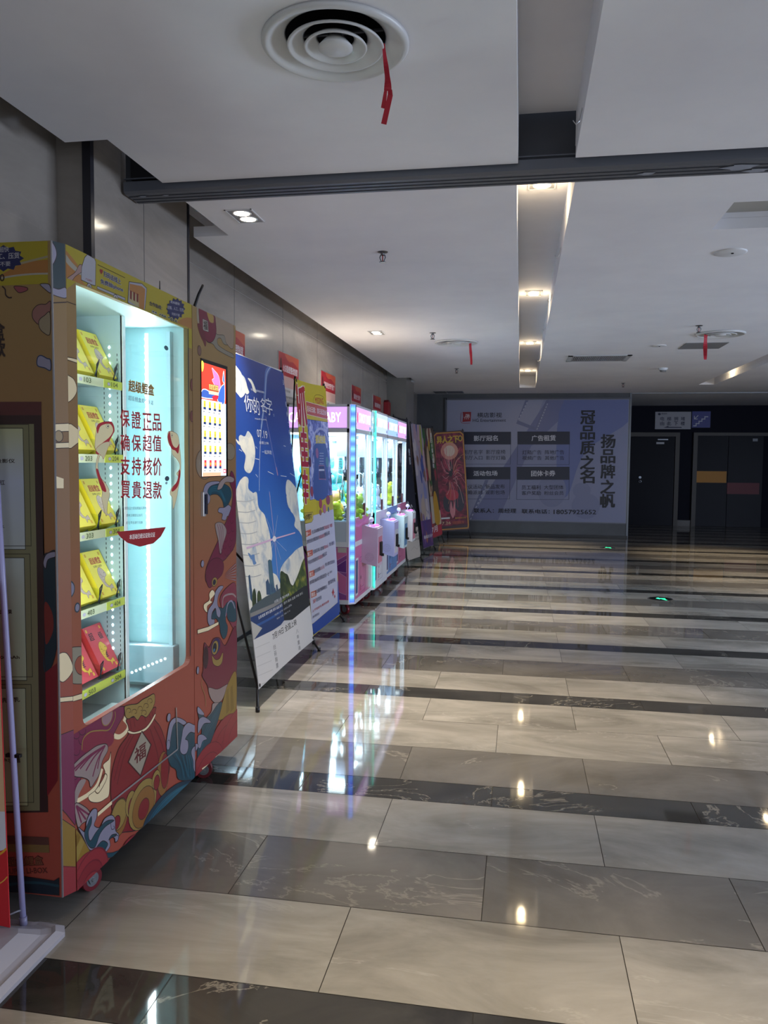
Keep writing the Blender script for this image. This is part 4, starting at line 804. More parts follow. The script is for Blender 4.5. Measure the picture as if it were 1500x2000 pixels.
# ---- printed wrap, side and narrow corner
sc_ = Canvas((MXB, MY0, MZ0), (1, 0, 0), (0, 0, 1), -1.302-MXB, MZ1-MZ0, 0.0005)
G1 = (0, 470, 8.69); G2 = (0, 780, 3.226); G3 = (0, 1380, 5.0)
sc_.poly([(-4000, 60), (810, 10), (815, 730), (0, 765), (-4000, 800)], yel, None, .001, False, True, G1)
sc_.poly([(-4000, 600), (0, 590), (340, 400), (600, 345), (815, 320), (815, 560), (500, 575), (0, 640), (-4000, 700)], orng, None, .001, False, True, G1); sc_.stroke([(0, 640), (300, 590), (600, 565), (815, 560)], mat('#E2DCCB', .4), .005, False, True, True, G1)
sc_.stroke([(340, 390), (600, 325), (815, 270)], mat('#D8C8A0', .4), .006, False, True, True, G1)
burst(sc_, 60, 300, 350, 225, mat('#18206A', .5), G1, 12)
sc_.textpx('成本超快', (-180, 215), (155, 190), (-180, 125), wt, 0.02, G1); sc_.textpx('店铺、人工、压货', (-420, 340), (330, 300), (-420, 240), wt, 0.03, G1); sc_.textpx('彻底不要', (-180, 450), (180, 430), (-180, 370), wt, 0.02, G1)
sc_.textpx('400-699-7860', (-900, 700), (78, 690), (-900, 580), ink, 0.04, G1)
sc_.poly([(245, 775), (440, 790), (468, 840), (350, 885), (290, 860)], mat('#C4606A', .5), line, .002, True, True, G1); sc_.stroke([(40, 775), (90, 830), (100, 920), (150, 968), (205, 965)], line, .004, False, True, True, G1)
sc_.poly([(685, 740), (815, 735), (860, 790), (860, 890), (760, 820)], foam, line, .002, True, True, G1); sc_.poly([(850, 1220), (760, 1280), (690, 1350), (650, 1420), (560, 1320), (555, 1200), (620, 1110), (700, 1080), (780, 1080), (860, 1030)], mat('#C88A80', .5), line, .002, True, True, G1)
sc_.poly([(850, 1225), (760, 1270), (670, 1350), (670, 1470), (740, 1560), (850, 1585)], mat('#D2BE98', .5), line, .002, True, True, G1); sc_.poly([(860, 2030), (800, 2000), (700, 1950), (640, 1990), (640, 2120), (760, 2160), (860, 2200)], foam, mat('#2A4A7A', .5), .003, True, True, G1)
sc_.textpx('盒', (-120, 1690), (80, 1690), (-120, 1380), ink, 0.04, G1); sc_.textpx('款', (-120, 1970), (90, 1970), (-120, 1700), ink, 0.04, G1)
sc_.poly([(-900, 20), (262, 15), (262, 105), (-900, 105)], mat('#7A3A36', .5), None, .001, False, True, G2)
sc_.poly([(-900, 105), (262, 105), (270, 560), (290, 2000), (290, 1400), (-900, 1400)], mat('#3A1A18', .5), None, .001, False, True, G2)
frm = [(-500, 100), (262, 100), (272, 1000), (292, 1900), (305, 2600), (-500, 2620)]
sc_.poly(frm, mat('#4A2A24', .5), None, .001, False, True, G2)
sc_.poly([(-500, 160), (215, 155), (232, 1000), (246, 1900), (252, 2590), (-500, 2600)], mat('#B3AE80', .5), None, .001, False, True, G2)
def vgrad():
    m, nt, b_ = nodes('menu_panel_print'); t = nt.nodes.new('ShaderNodeTexCoord'); s = nt.nodes.new('ShaderNodeSeparateXYZ'); nt.links.new(t.outputs['Object'], s.inputs[0])
    mr = nt.nodes.new('ShaderNodeMapRange'); nt.links.new(s.outputs['Z'], mr.inputs[0]); mr.inputs[1].default_value = 0.2; mr.inputs[2].default_value = 1.4
    nt.links.new(ramp(nt, mr.outputs[0], [(0.0, '#9C9F78'), (0.5, '#A3AC96'), (0.85, '#A9B0BE'), (1.0, '#A8A873')]), b_.inputs['Base Color']); b_.inputs['Roughness'].default_value = 0.4; return m
vg = vgrad()
for (v0, v1, du) in ((182, 945, 0), (998, 1770, 8), (1820, 2560, 16)):
    sc_.poly([(-480, v0), (146+du, v0), (162+du, v1), (-480, v1)], vg, mat('#2A2A1E', .6), .0018, False, True, G2)
    sc_.stroke([(-480, v0-24), (182+du, v0-24), (198+du, v1-22), (-480, v1-22)], mat('#3A3820', .6), .0018, False, False, True, G2)
for (t_, p, q, h) in (('小米便携投影仪', (-190, 402), (95, 400), 25), ('口红', (-30, 540), (32, 538), 30), ('香水', (-40, 815), (30, 812), 22), ('耳机', (-40, 1212), (45, 1210), 26), ('面膜', (0, 1352), (78, 1350), 26), ('充电宝20000mAh', (-180, 1640), (125, 1636), 26), ('洗面乳', (10, 1910), (128, 1905), 30), ('护手霜', (10, 2290), (130, 2288), 28)):
    sc_.textpx(t_, p, q, (p[0], p[1]-h), ink, 0.03, G2)
sc_.poly([(-300, 1240), (478, 1275), (486, 1425), (-300, 1400)], mat('#7E4A3A', .5), None, .001, False, True, G3); sc_.poly([(-300, 1330), (482, 1350), (486, 1425), (-300, 1405)], mat('#B08A4A', .5), None, .001, False, True, G3)
sc_.poly([(280, 1700-30*3.2), (360, 1300), (364, 1560), (292, 1720)], mat('#1A4A5A', .5), None, .001, True, True, G2); sc_.poly([(275, 1010), (310, 965), (355, 960), (362, 1100), (360, 1560), (290, 1710), (280, 1300)], mat('#143A4A', .5), line, .002, True, True, G2)
sc_.poly([(275, 1030), (295, 975), (350, 960), (352, 990), (305, 1010), (290, 1065)], foam, line, .002, True, True, G2); sc_.poly([(284, 1280), (330, 1340), (338, 1450), (300, 1540), (286, 1500)], mat('#A83A30', .5), None, .001, True, True, G2)
sc_.poly([(288, 1720), (362, 1660), (366, 2400), (300, 2500)], mat('#B02A38', .4), None, .001, False, True, G2)
sc_.textpx('超级鲤盒', (75, 1560), (430, 1545), (75, 1470), mat('#7A2A20', .5), 0.06, G3); sc_.textpx('超级鲤盒', (80, 1554), (426, 1540), (80, 1474), mat('#C07A4A', .5), 0.0, G3)
sc_.textpx('SUPER LI-BOX', (70, 1632), (468, 1622), (70, 1580), mat('#8A3A2A', .5), 0.03, G3)
sc_.poly([(-300, 1640), (200, 1650), (400, 1680), (530, 1700), (580, 1670), (582, 1840), (240, 1810), (-300, 1800)], mat('#0E2A3A', .5), line, .002, False, True, G3); sc_.stroke([(-100, 1770), (200, 1720), (400, 1720), (580, 1750)], mat('#1E5A6A', .5), .008, False, True, True, G3)
sc_.build('printed_wrap', bpy.data.objects['cabinet'])
L_ = math.hypot(0.02, 0.04); kc = Canvas((-1.30, MY0, MZ0), (0.02, 0.04, 0), (0, 0, 1), L_, MZ1-MZ0, 0.0005)
kc.poly([(860, 0), (1100, 0), (1115, 800), (860, 900)], mat('#0E3A44', .4), None, .001, False, True, G1); kc.poly([(845, 20), (930, 100), (960, 250), (900, 400), (840, 415)], foam, line, .002, True, True, G1); kc.poly([(860, 790), (990, 825), (1115, 800), (1130, 965), (1000, 955), (860, 890)], foam, line, .002, True, True, G1); kc.stroke([(860, 1058), (1135, 1045)], line, .003, False, False, True, G1)
kc.poly([(340, 480+0), (400, 500), (400, 560), (340, 560)], cream, None, .001, False, True, G2); kc.poly([(340, 155), (460, 150), (460, 200), (340, 205)], cream, line, .002, False, True, G2); kc.poly([(345, 275), (460, 270), (460, 305), (345, 308)], cream, line, .002, False, True, G2); kc.oval(370, 232, 26, 36, oc, line, .002, True, G2)
kc.poly([(360, 1620), (420, 1600), (460, 1700), (400, 1780), (360, 1740)], cream, line, .002, True, True, G2); kc.poly([(360, 1880), (460, 1870), (460, 1900), (360, 1910)], cream, line, .002, False, True, G2)
kc.poly([(20, 300), (200, 230), (200, 1230), (100, 1100), (20, 1020)], mg, line, .002, False, True, A); kc.poly([(20, 1130), (200, 1250), (200, 1660), (20, 1630)], oc, line, .002, False, True, A); kc.poly([(20, 1640), (220, 1650), (220, 2010), (20, 2010)], rc, rcd, .003, False, True, A)
kc.build('printed_wrap', bpy.data.objects['cabinet'])
# ---- touch screen
TONE[0] = 1.0
b = B(); SY0, SY1, SZ0, SZ1 = 3.030, 3.318, 1.305, 1.785
b.box((MX-0.002, SY0, SZ0), (MX+0.004, SY1, SZ1), mat('#0A0C12', .15)); ts = b.build('touch_screen', vm)
s = Canvas((MX+0.004, SY0, SZ0), (0, 1, 0), (0, 0, 1), SY1-SY0, SZ1-SZ0, 0.0003)
S = (380, 690, 7.69); s.clipr = (0.0, 0.266, 0.003, 0.47)
em = lambda h, e=1.0: mat(h, .4, 0, e)
s.rect(0, 0.266, 0.003, 0.325, em('#CFE4F6', .75)); s.rect(0, 0.266, 0.315, 0.465, em('#D8402E', .55))
s.poly([(270, 270), (262, 220), (300, 260), (350, 320), (375, 400), (385, 520), (340, 560), (300, 480), (262, 400), (290, 370)], em('#D870A8', .7), em('#F2D0DC', .7), .002, True, True, S)
s.poly([(110, 560), (150, 540), (200, 560), (240, 600), (300, 600), (350, 680), (110, 660)], em('#3A5AA8', .6), em('#E8F0F8', .9), .003, True, True, S); s.poly([(440, 280), (420, 400), (440, 460), (400, 500), (360, 600), (350, 720), (448, 740)], em('#3A62B8', .6), em('#E8F0F8', .9), .003, True, True, S)
s.poly([(265, 650), (350, 620), (345, 690), (280, 690)], em('#C8243A', .6), None, .001, True, True, S)
s.poly([(215, 460), (355, 490), (352, 575), (218, 545)], em('#E8C878', .7), em('#7A3A1A', .5), .002, False, True, S); s.poly([(212, 560), (360, 590), (358, 636), (215, 610)], em('#F0DC98', .8), None, .001, False, True, S)
s.textpx('超级鲤盒', (222, 545), (350, 570), (222, 470), em('#8A4A1A', .4), 0.02, S); s.poly([(105, 110), (135, 150), (130, 240), (108, 270)], em('#D8DC4A', .8), None, .001, True, True, S)
lw = em('#E8F2FA', .85)
for r in range(5):
    for c_ in range(4):
        x0 = 0.004+0.054*c_; z0 = 0.018+0.0605*(4-r); s.rect(x0, x0+0.052, z0, z0+0.058, lw, em('#D86A4A', .5), .0012)
        s.rect(x0+0.014, x0+0.038, z0+0.024, z0+0.052, em('#D8CC3A' if r < 4 else '#C8303A', .7)); s.rect(x0+0.012, x0+0.040, z0+0.016, z0+0.026, em('#2A3A6A', .4)); s.rect(x0+0.008, x0+0.03, z0+0.006, z0+0.009, em('#3A3A3A', .3)); s.oval(x0+0.026, z0+0.036, 0.007, 0.006, em('#E89A3A', .6))
s.rect(0, 0.2, 0.003, 0.018, em('#E0A080', .6))
s.rect(0.226, 0.258, 0.014, 0.032, em('#D8303A', .8)); s.text('购买', 0.232, 0.018, 0.02, 0.010, em('#FFFFFF', .9), 0.02); s.text('¥ 128', 0.222, 0.04, 0.03, 0.009, em('#8A9AB0', .5))
s.build('screen_image', ts)
b = B(); b.box((MX-0.002, 3.028, 1.145), (MX+0.012, 3.052, 1.245), mat('#C8C8CC', .3, .6), .002); b.box((MX-0.002, 3.052, 1.15), (MX+0.006, 3.085, 1.235), mat('#1E2230', .3), .002); b.box((MX+.012, 3.034, 1.155), (MX+.0135, 3.046, 1.235), mat('#10152A', .2)); b.build('card_reader', vm)
b = B(); b.cyl((-1.31, 2.734, MZ1), (-1.31, 2.734, MZ1+0.012), 0.006, black, 10); b.cyl((-1.31, 2.734, MZ1+0.012), (-1.31, 2.734, MZ1+0.045), 0.0022, black, 8, 0.0015); b.build('antenna', vm)
b = B()
for (x, y) in ((-1.31, 2.15), (-1.33, 2.35)): b.ball((x, y, MZ1+0.002), 0.006, mat('#DDDDDD', .4), 8, 6, (1.6, 1, .5))
b.build('top_screw', vm)
def caster(parent, x, y, zt, r=0.034, ang=0.5, rim='#6A1622'):
    c_ = B(); g = mat('#8A8C90', .35, .8); ca, sa = math.cos(ang), math.sin(ang)
    R = lambda dx, dy, z: (x+dx*ca-dy*sa, y+dx*sa+dy*ca, z)
    c_.box((x-0.035, y-0.03, zt-0.004), (x+0.035, y+0.03, zt), g)
    for s_ in (-1, 1):
        p = [(-0.03, zt-0.004), (0.02, zt-0.004), (0.012, r*0.7), (-0.006, r*0.7)]
        vs = [R(a, s_*0.019, z) for a, z in p]+[R(a, s_*0.0165, z) for a, z in p]; c_.add(vs, [(0, 1, 2, 3), (7, 6, 5, 4), (0, 4, 5, 1), (1, 5, 6, 2), (2, 6, 7, 3), (3, 7, 4, 0)], g)
    c_.cyl(R(0.005, -0.022, r), R(0.005, 0.022, r), 0.006, g, 10); o = c_.build('caster', parent)
    w = B(); w.cyl(R(0.005, -0.0145, r), R(0.005, 0.0145, r), r, mat(rim, .35), 28); w.build('wheel', o)
    w = B(); w.cyl(R(0.005, -0.0155, r), R(0.005, 0.0155, r), r*.62, mat('#77797E', .4, .5), 20); w.build('hub', o)
    return o
for (x, y, a_) in ((-1.335, 2.24, 1.2), (-1.335, 3.16, 0.3), (-1.84, 2.24, 0.8), (-1.84, 3.16, 0.5)): caster(vm, x, y, MZ0, 0.036, a_)
# ================================================================== POSTER STAND AT THE LEFT EDGE
ps = thing('poster_stand', 'poster stand with lilac pole and grey plastic foot at the left edge', 'poster stand', (-1.5, 1.8, 0))
pg = mat('#A9A6AE', .28); pcol = mat('#A4A2CF', .3)
out = [(-1.268, 1.42), (-1.268, 2.0), (-1.288, 2.030), (-1.345, 2.036), (-1.365, 2.03), (-1.60, 2.03), (-1.75, 1.98), (-1.75, 1.42), (-1.6, 1.38), (-1.35, 1.38)]
cx0, cy0 = -1.51, 1.72
def ring(k, z, dx=0.0): return [(cx0+(x-cx0)*k, cy0+(y-cy0)*k, z) for x, y in out]
lv = [ring(1, 0.0), ring(1.0, 0.012), ring(0.93, 0.026), ring(0.90, 0.022), ring(0.82, 0.030), ring(0.66, 0.058), ring(0.3, 0.066)]
b = B(); n = len(out); vs = [p for l in lv for p in l]
b.add(vs, [(i*n+k, i*n+(k+1) % n, (i+1)*n+(k+1) % n, (i+1)*n+k) for i in range(len(lv)-1) for k in range(n)], pg); b.add(lv[-1], [tuple(range(n))], pg); b.add(lv[0], [tuple(range(n))[::-1]], pg); b.build('foot', ps)
b = B(); b.tube([(-1.394, 1.992, 0.03), (-1.414, 1.992, 0.5), (-1.435, 1.992, 1.0), (-1.456, 1.992, 1.5)], 0.0085, pcol, 16); b.cyl((-1.394, 1.992, 0.025), (-1.395, 1.992, 0.05), 0.011, mat('#8A88A8', .4), 16); b.build('pole', ps)
b = B(); b.box((-1.437, 1.987, 0.52), (-1.392, 1.999, 0.53), black, .001); b.build('pole_clip', ps)
pc = Canvas((-1.75, 1.92, 0.09), (1, 0, 0), (0, 0, 1), 0.5, 1.6, 0.0)
q = [(-1.75, 1.92), (-1.4, 1.92)]
b = B(); e0, e1 = pc.px(19, 1812), pc.px(-6, 1150)
W_ = lambda p, o=0: pc.world(p, o)
b.add([W_((0.02, -0.0)), W_((e0[0], e0[1])), W_((e1[0], e1[1])), W_((0.02, e1[1])), W_((0.02, 0), -.003), W_(e0, -.003), W_(e1, -.003), W_((0.02, e1[1]), -.003)], [(0, 1, 2, 3), (7, 6, 5, 4), (0, 4, 5, 1), (1, 5, 6, 2), (2, 6, 7, 3), (3, 7, 4, 0)], mat('#C8242C', .5)); pb = b.build('poster', ps)
pc.o = 0.0006
edge = lambda v: (19-25*(1812-v)/662-0.6, v)
pc.poly([(-200, 1100), (edge(1150)[0], 1150), edge(1300), edge(1590), (-200, 1590)], mat('#D8B088', .5), px=True); pc.poly([(-200, 1580), edge(1585), edge(1658), (-10, 1665), (-200, 1680)], mat('#D5D3DE', .5), px=True)
pc.stroke([(-40, 1690), (0, 1668), edge(1657)], mat('#E0A030', .5), .006, False, True, True); pc.stroke([(-40, 1740), (0, 1725), edge(1712)], mat('#E8B048', .5), .003, False, True, True); pc.build('poster_print', pb)
b = B(); b.lathe((-1.475, 1.918, 0.135), [(0.004, 0), (0.009, 0), (0.009, -0.003), (0.004, -0.003)], silver, 16, 'y'); b.build('eyelet', pb)
b = B(); b.tube([(-1.43, 1.925, 0.075), (-1.40, 1.975, 0.075), (-1.395, 1.992, 0.07)], 0.003, mat('#7A7A84', .4), 6); b.build('strap', ps)
# ================================================================== STANDING BANNERS
blk = mat('#0E0E12', .45)
def banner(name_label, TL, TR, BL, BR, cat='banner', back=-0.2, hubd=0.22, art=None, base='#E8E6E4', group='standing banners', feetout=0.10, hooks=True):
    TL, TR, BL, BR = V3(TL), V3(TR), V3(BL), V3(BR)
    U = (BR-BL).normalized(); V = ((TL-BL)+(TR-BR)).normalized(); W, H = (BR-BL).length, ((TL-BL).length+(TR-BR).length)/2
    ctr = (BL+BR)/2; t = thing('standing_banner', name_label, cat, (ctr.x, ctr.y, 0), group)
    c = Canvas(BL, U, V, W, H, 0.0008); N = c.N
    b = B(); ns = 12
    # sheet with a slightly sagging top and bottom hem
    top, bot = [], []
    for i in range(ns+1):
        s_ = i/ns; g = 0.010*math.sin(PI*s_)
        top.append((s_*W, H-g)); bot.append((s_*W, g*0.6))
    vs = [c.world(p, 0) for p in bot+top]+[c.world(p, -0.0015) for p in bot+top]; m = ns+1
    fs = [(i, i+1, m+i+1, m+i) for i in range(ns)]+[(2*m+i+1, 2*m+i, 3*m+i, 3*m+i+1) for i in range(ns)]
    b.add(vs, fs, mat(base, .45)); sheet = b.build('printed_sheet', t)
    if art: c.clipr = (0.002, W-0.002, 0.008, H-0.012); art(c, W, H); c.build('print', sheet)
    # X frame behind: two crossing poles, back leg, end hooks
    hub = c.world((W/2, H*0.44), -hubd)
    cs = [c.world((0.02, H-0.01), -0.012), c.world((W-0.02, H-0.01), -0.012), c.world((0.02, 0.02), -0.012), c.world((W-0.02, 0.02), -0.012)]
    for k in (0, 1):
        b = B(); b.tube([cs[k], hub], 0.006, blk, 8); b.cyl(cs[k]+N*0.008, cs[k]+N*0.016, 0.012, blk, 10); b.tube([cs[k], cs[k]+V*0.03+N*0.006], 0.008, blk, 8); b.build('upper_arm', t)
    for k in (2, 3):
        sd = U*(-1 if k == 2 else 1); ft = cs[k]+sd*feetout+N*0.035; ft = V3((ft.x, ft.y, 0.008))
        b = B(); b.tube([hub, cs[k], ft], 0.0075, blk, 8); b.cyl(cs[k]+N*0.008, cs[k]+N*0.017, 0.010, blk, 10); b.cyl(ft+V3((0, 0, -0.008)), ft+V3((0, 0, 0.02)), 0.012, blk, 10); b.build('leg', t)
    bl = hub+N*back; bl = V3((max(bl.x, -2.08), bl.y, 0.008)); b = B(); b.tube([hub, bl], 0.0075, blk, 8); b.ball(hub, 0.03, blk, 12, 8); b.cyl(bl-V3((0, 0, .008)), bl+V3((0, 0, .02)), 0.012, blk, 10); b.build('back_leg', t)
    return t
TONE[0] = 0.85
R1 = (450, 680, 7.14); R2 = (450, 960, 7.14); R3 = (340, 1100, 5.0)
whitet = mat('#F0F2F6', .5)
def grad_mat(name, stops, z0, z1, rough=.4):
    m, nt, b_ = nodes(name); t = nt.nodes.new('ShaderNodeTexCoord'); s = nt.nodes.new('ShaderNodeSeparateXYZ'); nt.links.new(t.outputs['Object'], s.inputs[0])
    mr = nt.nodes.new('ShaderNodeMapRange'); nt.links.new(s.outputs['Z'], mr.inputs[0]); mr.inputs[1].default_value = z0; mr.inputs[2].default_value = z1
    n = noise(nt, coords(nt), 3.0, 4, .6); ad = nt.nodes.new('ShaderNodeMath'); ad.operation = 'MULTIPLY_ADD'; nt.links.new(n, ad.inputs[0]); ad.inputs[1].default_value = 0.12; nt.links.new(mr.outputs[0], ad.inputs[2])
    nt.links.new(ramp(nt, ad.outputs[0], stops), b_.inputs['Base Color']); b_.inputs['Roughness'].default_value = rough; return m
def cloudy(name, a, b2, c3, sc=4.0):
    m, nt, b_ = nodes(name); nt.links.new(ramp(nt, noise(nt, coords(nt), sc, 6, .6, .6), [(.3, a), (.5, b2), (.72, c3)]), b_.inputs['Base Color']); b_.inputs['Roughness'].default_value = .5; return m
cl = cloudy('printed_cloud', '#8FA0B0', '#CFCCC0', '#DDD8C6', 9); hillm = cloudy('printed_hillside', '#16281E', '#3E5220', '#8E8A32', 14); treem = cloudy('printed_trees', '#141E18', '#26381E', '#5C6430', 16)
def art1(c, W, H):
    c.rect(0, W, 0.40, H, grad_mat('printed_blue_sky', [(0.0, '#5488BE'), (0.35, '#336CB0'), (0.65, '#1C4A98'), (1.0, '#102E78')], 0.45, 1.95))
    L = lambda pts, m=cl, cr=R1, ln=None: c.poly(pts, m, ln, .002, True, True, cr)
    L([(-250, -40), (-200, 100), (20, 200), (110, 290), (170, 400), (210, 600), (150, 690), (100, 640), (40, 600), (-250, 560)])
    L([(150, 380), (200, 420), (240, 560), (260, 620), (220, 640), (190, 560)]); L([(240, 420), (290, 440), (330, 520), (360, 620), (320, 600), (290, 500)])
    c.poly([(490, 300), (560, 250), (600, 240), (540, 330), (510, 420), (500, 600), (470, 900), (440, 1100), (420, 1100), (450, 800), (470, 500)], mat('#5E7CBE', .5), None, .001, True, True, R1)
    c.stroke([(570, 250), (510, 340), (490, 500), (478, 750), (440, 1000), (420, 1250), (405, 1600), (400, 1990)], mat('#C8D2E6', .5), .006, False, True, True, R1)
    c.stroke([(490, 950), (540, 1200), (600, 1500), (655, 1775)], mat('#B0A8CE', .5), .005, False, True, True, R1); c.stroke([(640, 1660), (660, 1775)], mat('#D08AA0', .5), .010, False, False, True, R1)
    L([(115, 1260), (140, 1210), (200, 1230), (240, 1155), (290, 1210), (320, 1290), (345, 1440), (330, 1600), (290, 1720), (240, 1740), (190, 1670), (210, 1500), (150, 1400)]); L([(40, 1210), (80, 1270), (150, 1330), (160, 1360), (100, 1330)])
    L([(60, 1990), (130, 1850), (200, 1790), (250, 1830), (250, 1960), (330, 2080), (0, 2300), (-200, 2300), (-200, 1700), (20, 1500), (60, 1700)]); L([(770, 2000), (780, 1860), (820, 1840), (900, 1930), (960, 2010), (1000, 2200), (860, 2300), (800, 2100)])
    for p in ([(120, 1410), (160, 1440)], [(345, 1540), (400, 1555)], [(350, 1370), (370, 1400)], [(740, 1360), (770, 1370)], [(830, 1745), (900, 1790)], [(700, 1780), (780, 1790)], [(350, 1760), (380, 1800)], [(520, 1720), (600, 1760)]): c.stroke(p, whitet, .004, False, False, True, R1)
    # lower part: cloud tower, city, hills
    L([(-200, 60), (140, 0), (260, 60), (360, 10), (390, 220), (470, 320), (500, 420), (540, 560), (560, 700), (580, 900), (560, 1100), (660, 1200), (700, 1500), (250, 1750), (-300, 1750)], cl, R2)
    for k in range(8): c.stroke([(60+18*k, 130+150*k), (220+14*k, 140+150*k), (330+14*k, 110+150*k)], mat('#B9BCBA', .5), .005, False, True, True, R2)
    L([(280, 900), (330, 880), (340, 960), (360, 1000), (320, 1020), (300, 960)], mat('#6A92C4', .5), R2); L([(240, 860), (270, 870), (300, 930), (280, 940)], mat('#6A92C4', .5), R2)
    L([(780, 60), (830, 100), (950, 90), (1010, 200), (1060, 700), (960, 560), (890, 480), (900, 380), (840, 260), (800, 200)], cl, R2); L([(690, 1130), (740, 1000), (860, 870), (930, 800), (1060, 740), (1150, 780), (1150, 1200), (900, 1400), (720, 1300)], cl, R2)
    # light burst
    for e, w_ in (((540, 0), .006), ((660, 1180), .006), ((220, 790), .012), ((900, 575), .009), ((500, 370), .003), ((700, 950), .003), ((655, 330), .003), ((560, 850), .003), ((780, 830), .002), ((540, 780), .002)): c.stroke([(610, 660), e], mat('#E6C2DC' if w_ > .004 else '#E3E0EE', .5), w_, False, False, True, R2)
    c.oval(610, 660, 26, 40, mat('#F4F0F4', .5), None, .001, True, R2)
    # city towers, trees, hillside, track
    bl_ = mat('#3A5878', .5); bl2 = mat('#24384E', .5)
    c.poly([(520, 965), (545, 950), (570, 965), (620, 1420), (555, 1440)], mat('#4A6E80', .5), bl2, .002, False, True, R2)
    for p in ([(245, 1175), (270, 1160), (300, 1400), (300, 1540), (275, 1500)], [(490, 1260), (520, 1215), (545, 1300), (555, 1440), (500, 1440)], [(560, 1300), (580, 1280), (600, 1400), (570, 1410)], [(630, 1310), (650, 1290), (670, 1400), (640, 1410)], [(600, 1360), (620, 1340), (640, 1400), (610, 1420)]): c.poly(p, bl_, None, .001, False, True, R2)
    for p in ([(300, 1450), (330, 1350), (355, 1450), (350, 1640), (310, 1650)], [(370, 1450), (395, 1380), (425, 1450), (430, 1600), (380, 1620)]): L(p, treem, R2)
    L([(440, 1500), (520, 1450), (600, 1420), (700, 1340), (760, 1330), (720, 1700), (300, 1750), (290, 1620)], mat('#4E5C62', .5), R2)
    L([(690, 1200), (705, 1110), (760, 1140), (800, 1170), (840, 1290), (900, 1350), (720, 1500)], treem, R2)
    c.poly([(720, 1520), (840, 1360), (900, 1250), (960, 1100), (1000, 980), (1070, 880), (1200, 860), (1200, 1600), (730, 1750)], hillm, None, .001, True, True, R2)
    c.poly([(720, 1560), (860, 1440), (1010, 1330), (1100, 1300), (1200, 1250), (1200, 1640), (740, 1800)], mat('#141E26', .5), None, .001, True, True, R2)
    c.poly([(250, 1710), (600, 1560), (710, 1500), (715, 1540), (600, 1610), (250, 1790)], mat('#8E8C8A', .5), None, .001, False, True, R2)
    c.poly([(200, 1790), (600, 1620), (720, 1550), (745, 1800), (700, 1860), (500, 1990), (320, 2080), (200, 2140)], mat('#1E3C74', .5), None, .001, False, True, R2); c.stroke([(300, 1900), (500, 1800), (700, 1680)], mat('#2E5CA0', .5), .014, False, True, True, R2)
    c.poly([(200, 1760), (440, 1905), (318, 2075), (200, 2140)], mat('#C4C0B8', .5), None, .001, False, True, R2)
    # white strip with the date
    c.poly([(780, 745), (1130, 570), (1330, 405), (1500, 330), (1500, 1400), (600, 1400), (700, 780)], mat('#E9E6E2', .4), None, .001, False, True, R3)
    for k in range(5): c.stroke([(790+10*k, 830+90*k), (930+10*k, 770+90*k)], mat('#D3D0CC', .5), .004, False, True, True, R3)
    c.textpx('7月19日 全国上映', (962, 752), (1195, 600), (962, 680), mat('#2A2624', .5), 0.02, R3)
    for i, ch in enumerate('扫码购票'): c.textpx(ch, (968+9*i, 850+60*i), (990+9*i, 838+60*i), (968+9*i, 800+60*i), mat('#55504E', .5), 0, R3)
    for i, ch in enumerate('八年重逢'): c.textpx(ch, (1190+7*i, 690+54*i), (1212+7*i, 678+54*i), (1190+7*i, 648+54*i), mat('#6A6664', .5), 0, R3)
    # titles
    for ch, x0, x1, y0, y1 in (('你', 200, 325, 660, 900), ('的', 332, 412, 690, 935), ('名', 425, 500, 700, 900), ('字', 505, 590, 700, 945)): c.textpx(ch, (x0, y1-20), (x1, y1+5), (x0, y0-12), whitet, -0.012, R1)
    c.oval(600, 935, 8, 14, mat('#1E52AA', .5), whitet, .0025, True, R1)
    c.textpx('经典动画电影重映', (282, 590), (470, 635), (282, 560), whitet, 0.01, R1); c.textpx('YOUR NAME.', (335, 995), (505, 1012), (335, 975), whitet, 0, R1)
    c.textpx('07.19', (372, 1240), (515, 1265), (372, 1130), whitet, -0.01, R1); c.textpx('全国上映', (395, 1335), (530, 1345), (395, 1298), whitet, 0, R1); c.textpx('一起奔赴', (440, 1475), (575, 1480), (440, 1420), whitet, 0, R1)
    for i, (ch, y) in enumerate(zip('这一年我终于再见到了你', (440, 570, 640, 745, 880, 1005, 1130, 1260, 1390, 1510, 1640))):
        if ch == '年' and i == 2: continue
        x = 728+(y-440)*0.118; c.textpx(ch, (x, y+72), (x+42, y+84), (x, y), whitet, -0.005, R1)
    c.textpx('主演 配音 原作 监制 音乐 出品 发行', (385, 1785), (720, 1600), (385, 1740), whitet, 0.02, R2); c.textpx('原作 脚本 监督 作画 音乐', (740, 1580), (1005, 1430), (740, 1540), mat('#C9CCC8', .5), 0.01, R2)
    c.textpx('时隔八年 再次相遇', (610, 1560), (815, 1450), (610, 1520), whitet, 0, R2); c.textpx('联合出品', (610, 1740), (850, 1590), (610, 1710), mat('#B9BCC4', .5), 0, R2); c.textpx('联合发行', (640, 1790), (830, 1670), (640, 1765), mat('#B9BCC4', .5), 0, R2)
banner('tall banner with blue cloudy sky, city skyline and white date strip, behind the vending machine', (-1.652, 4.14, 2.004), (-1.652, 5.395, 2.012), (-1.415, 4.135, 0.10), (-1.432, 5.385, 0.10), art=art1, hubd=0.36)
K1 = (565, 730, 8.7); K2 = (565, 1000, 8.333); K3 = (600, 780, 8.7)
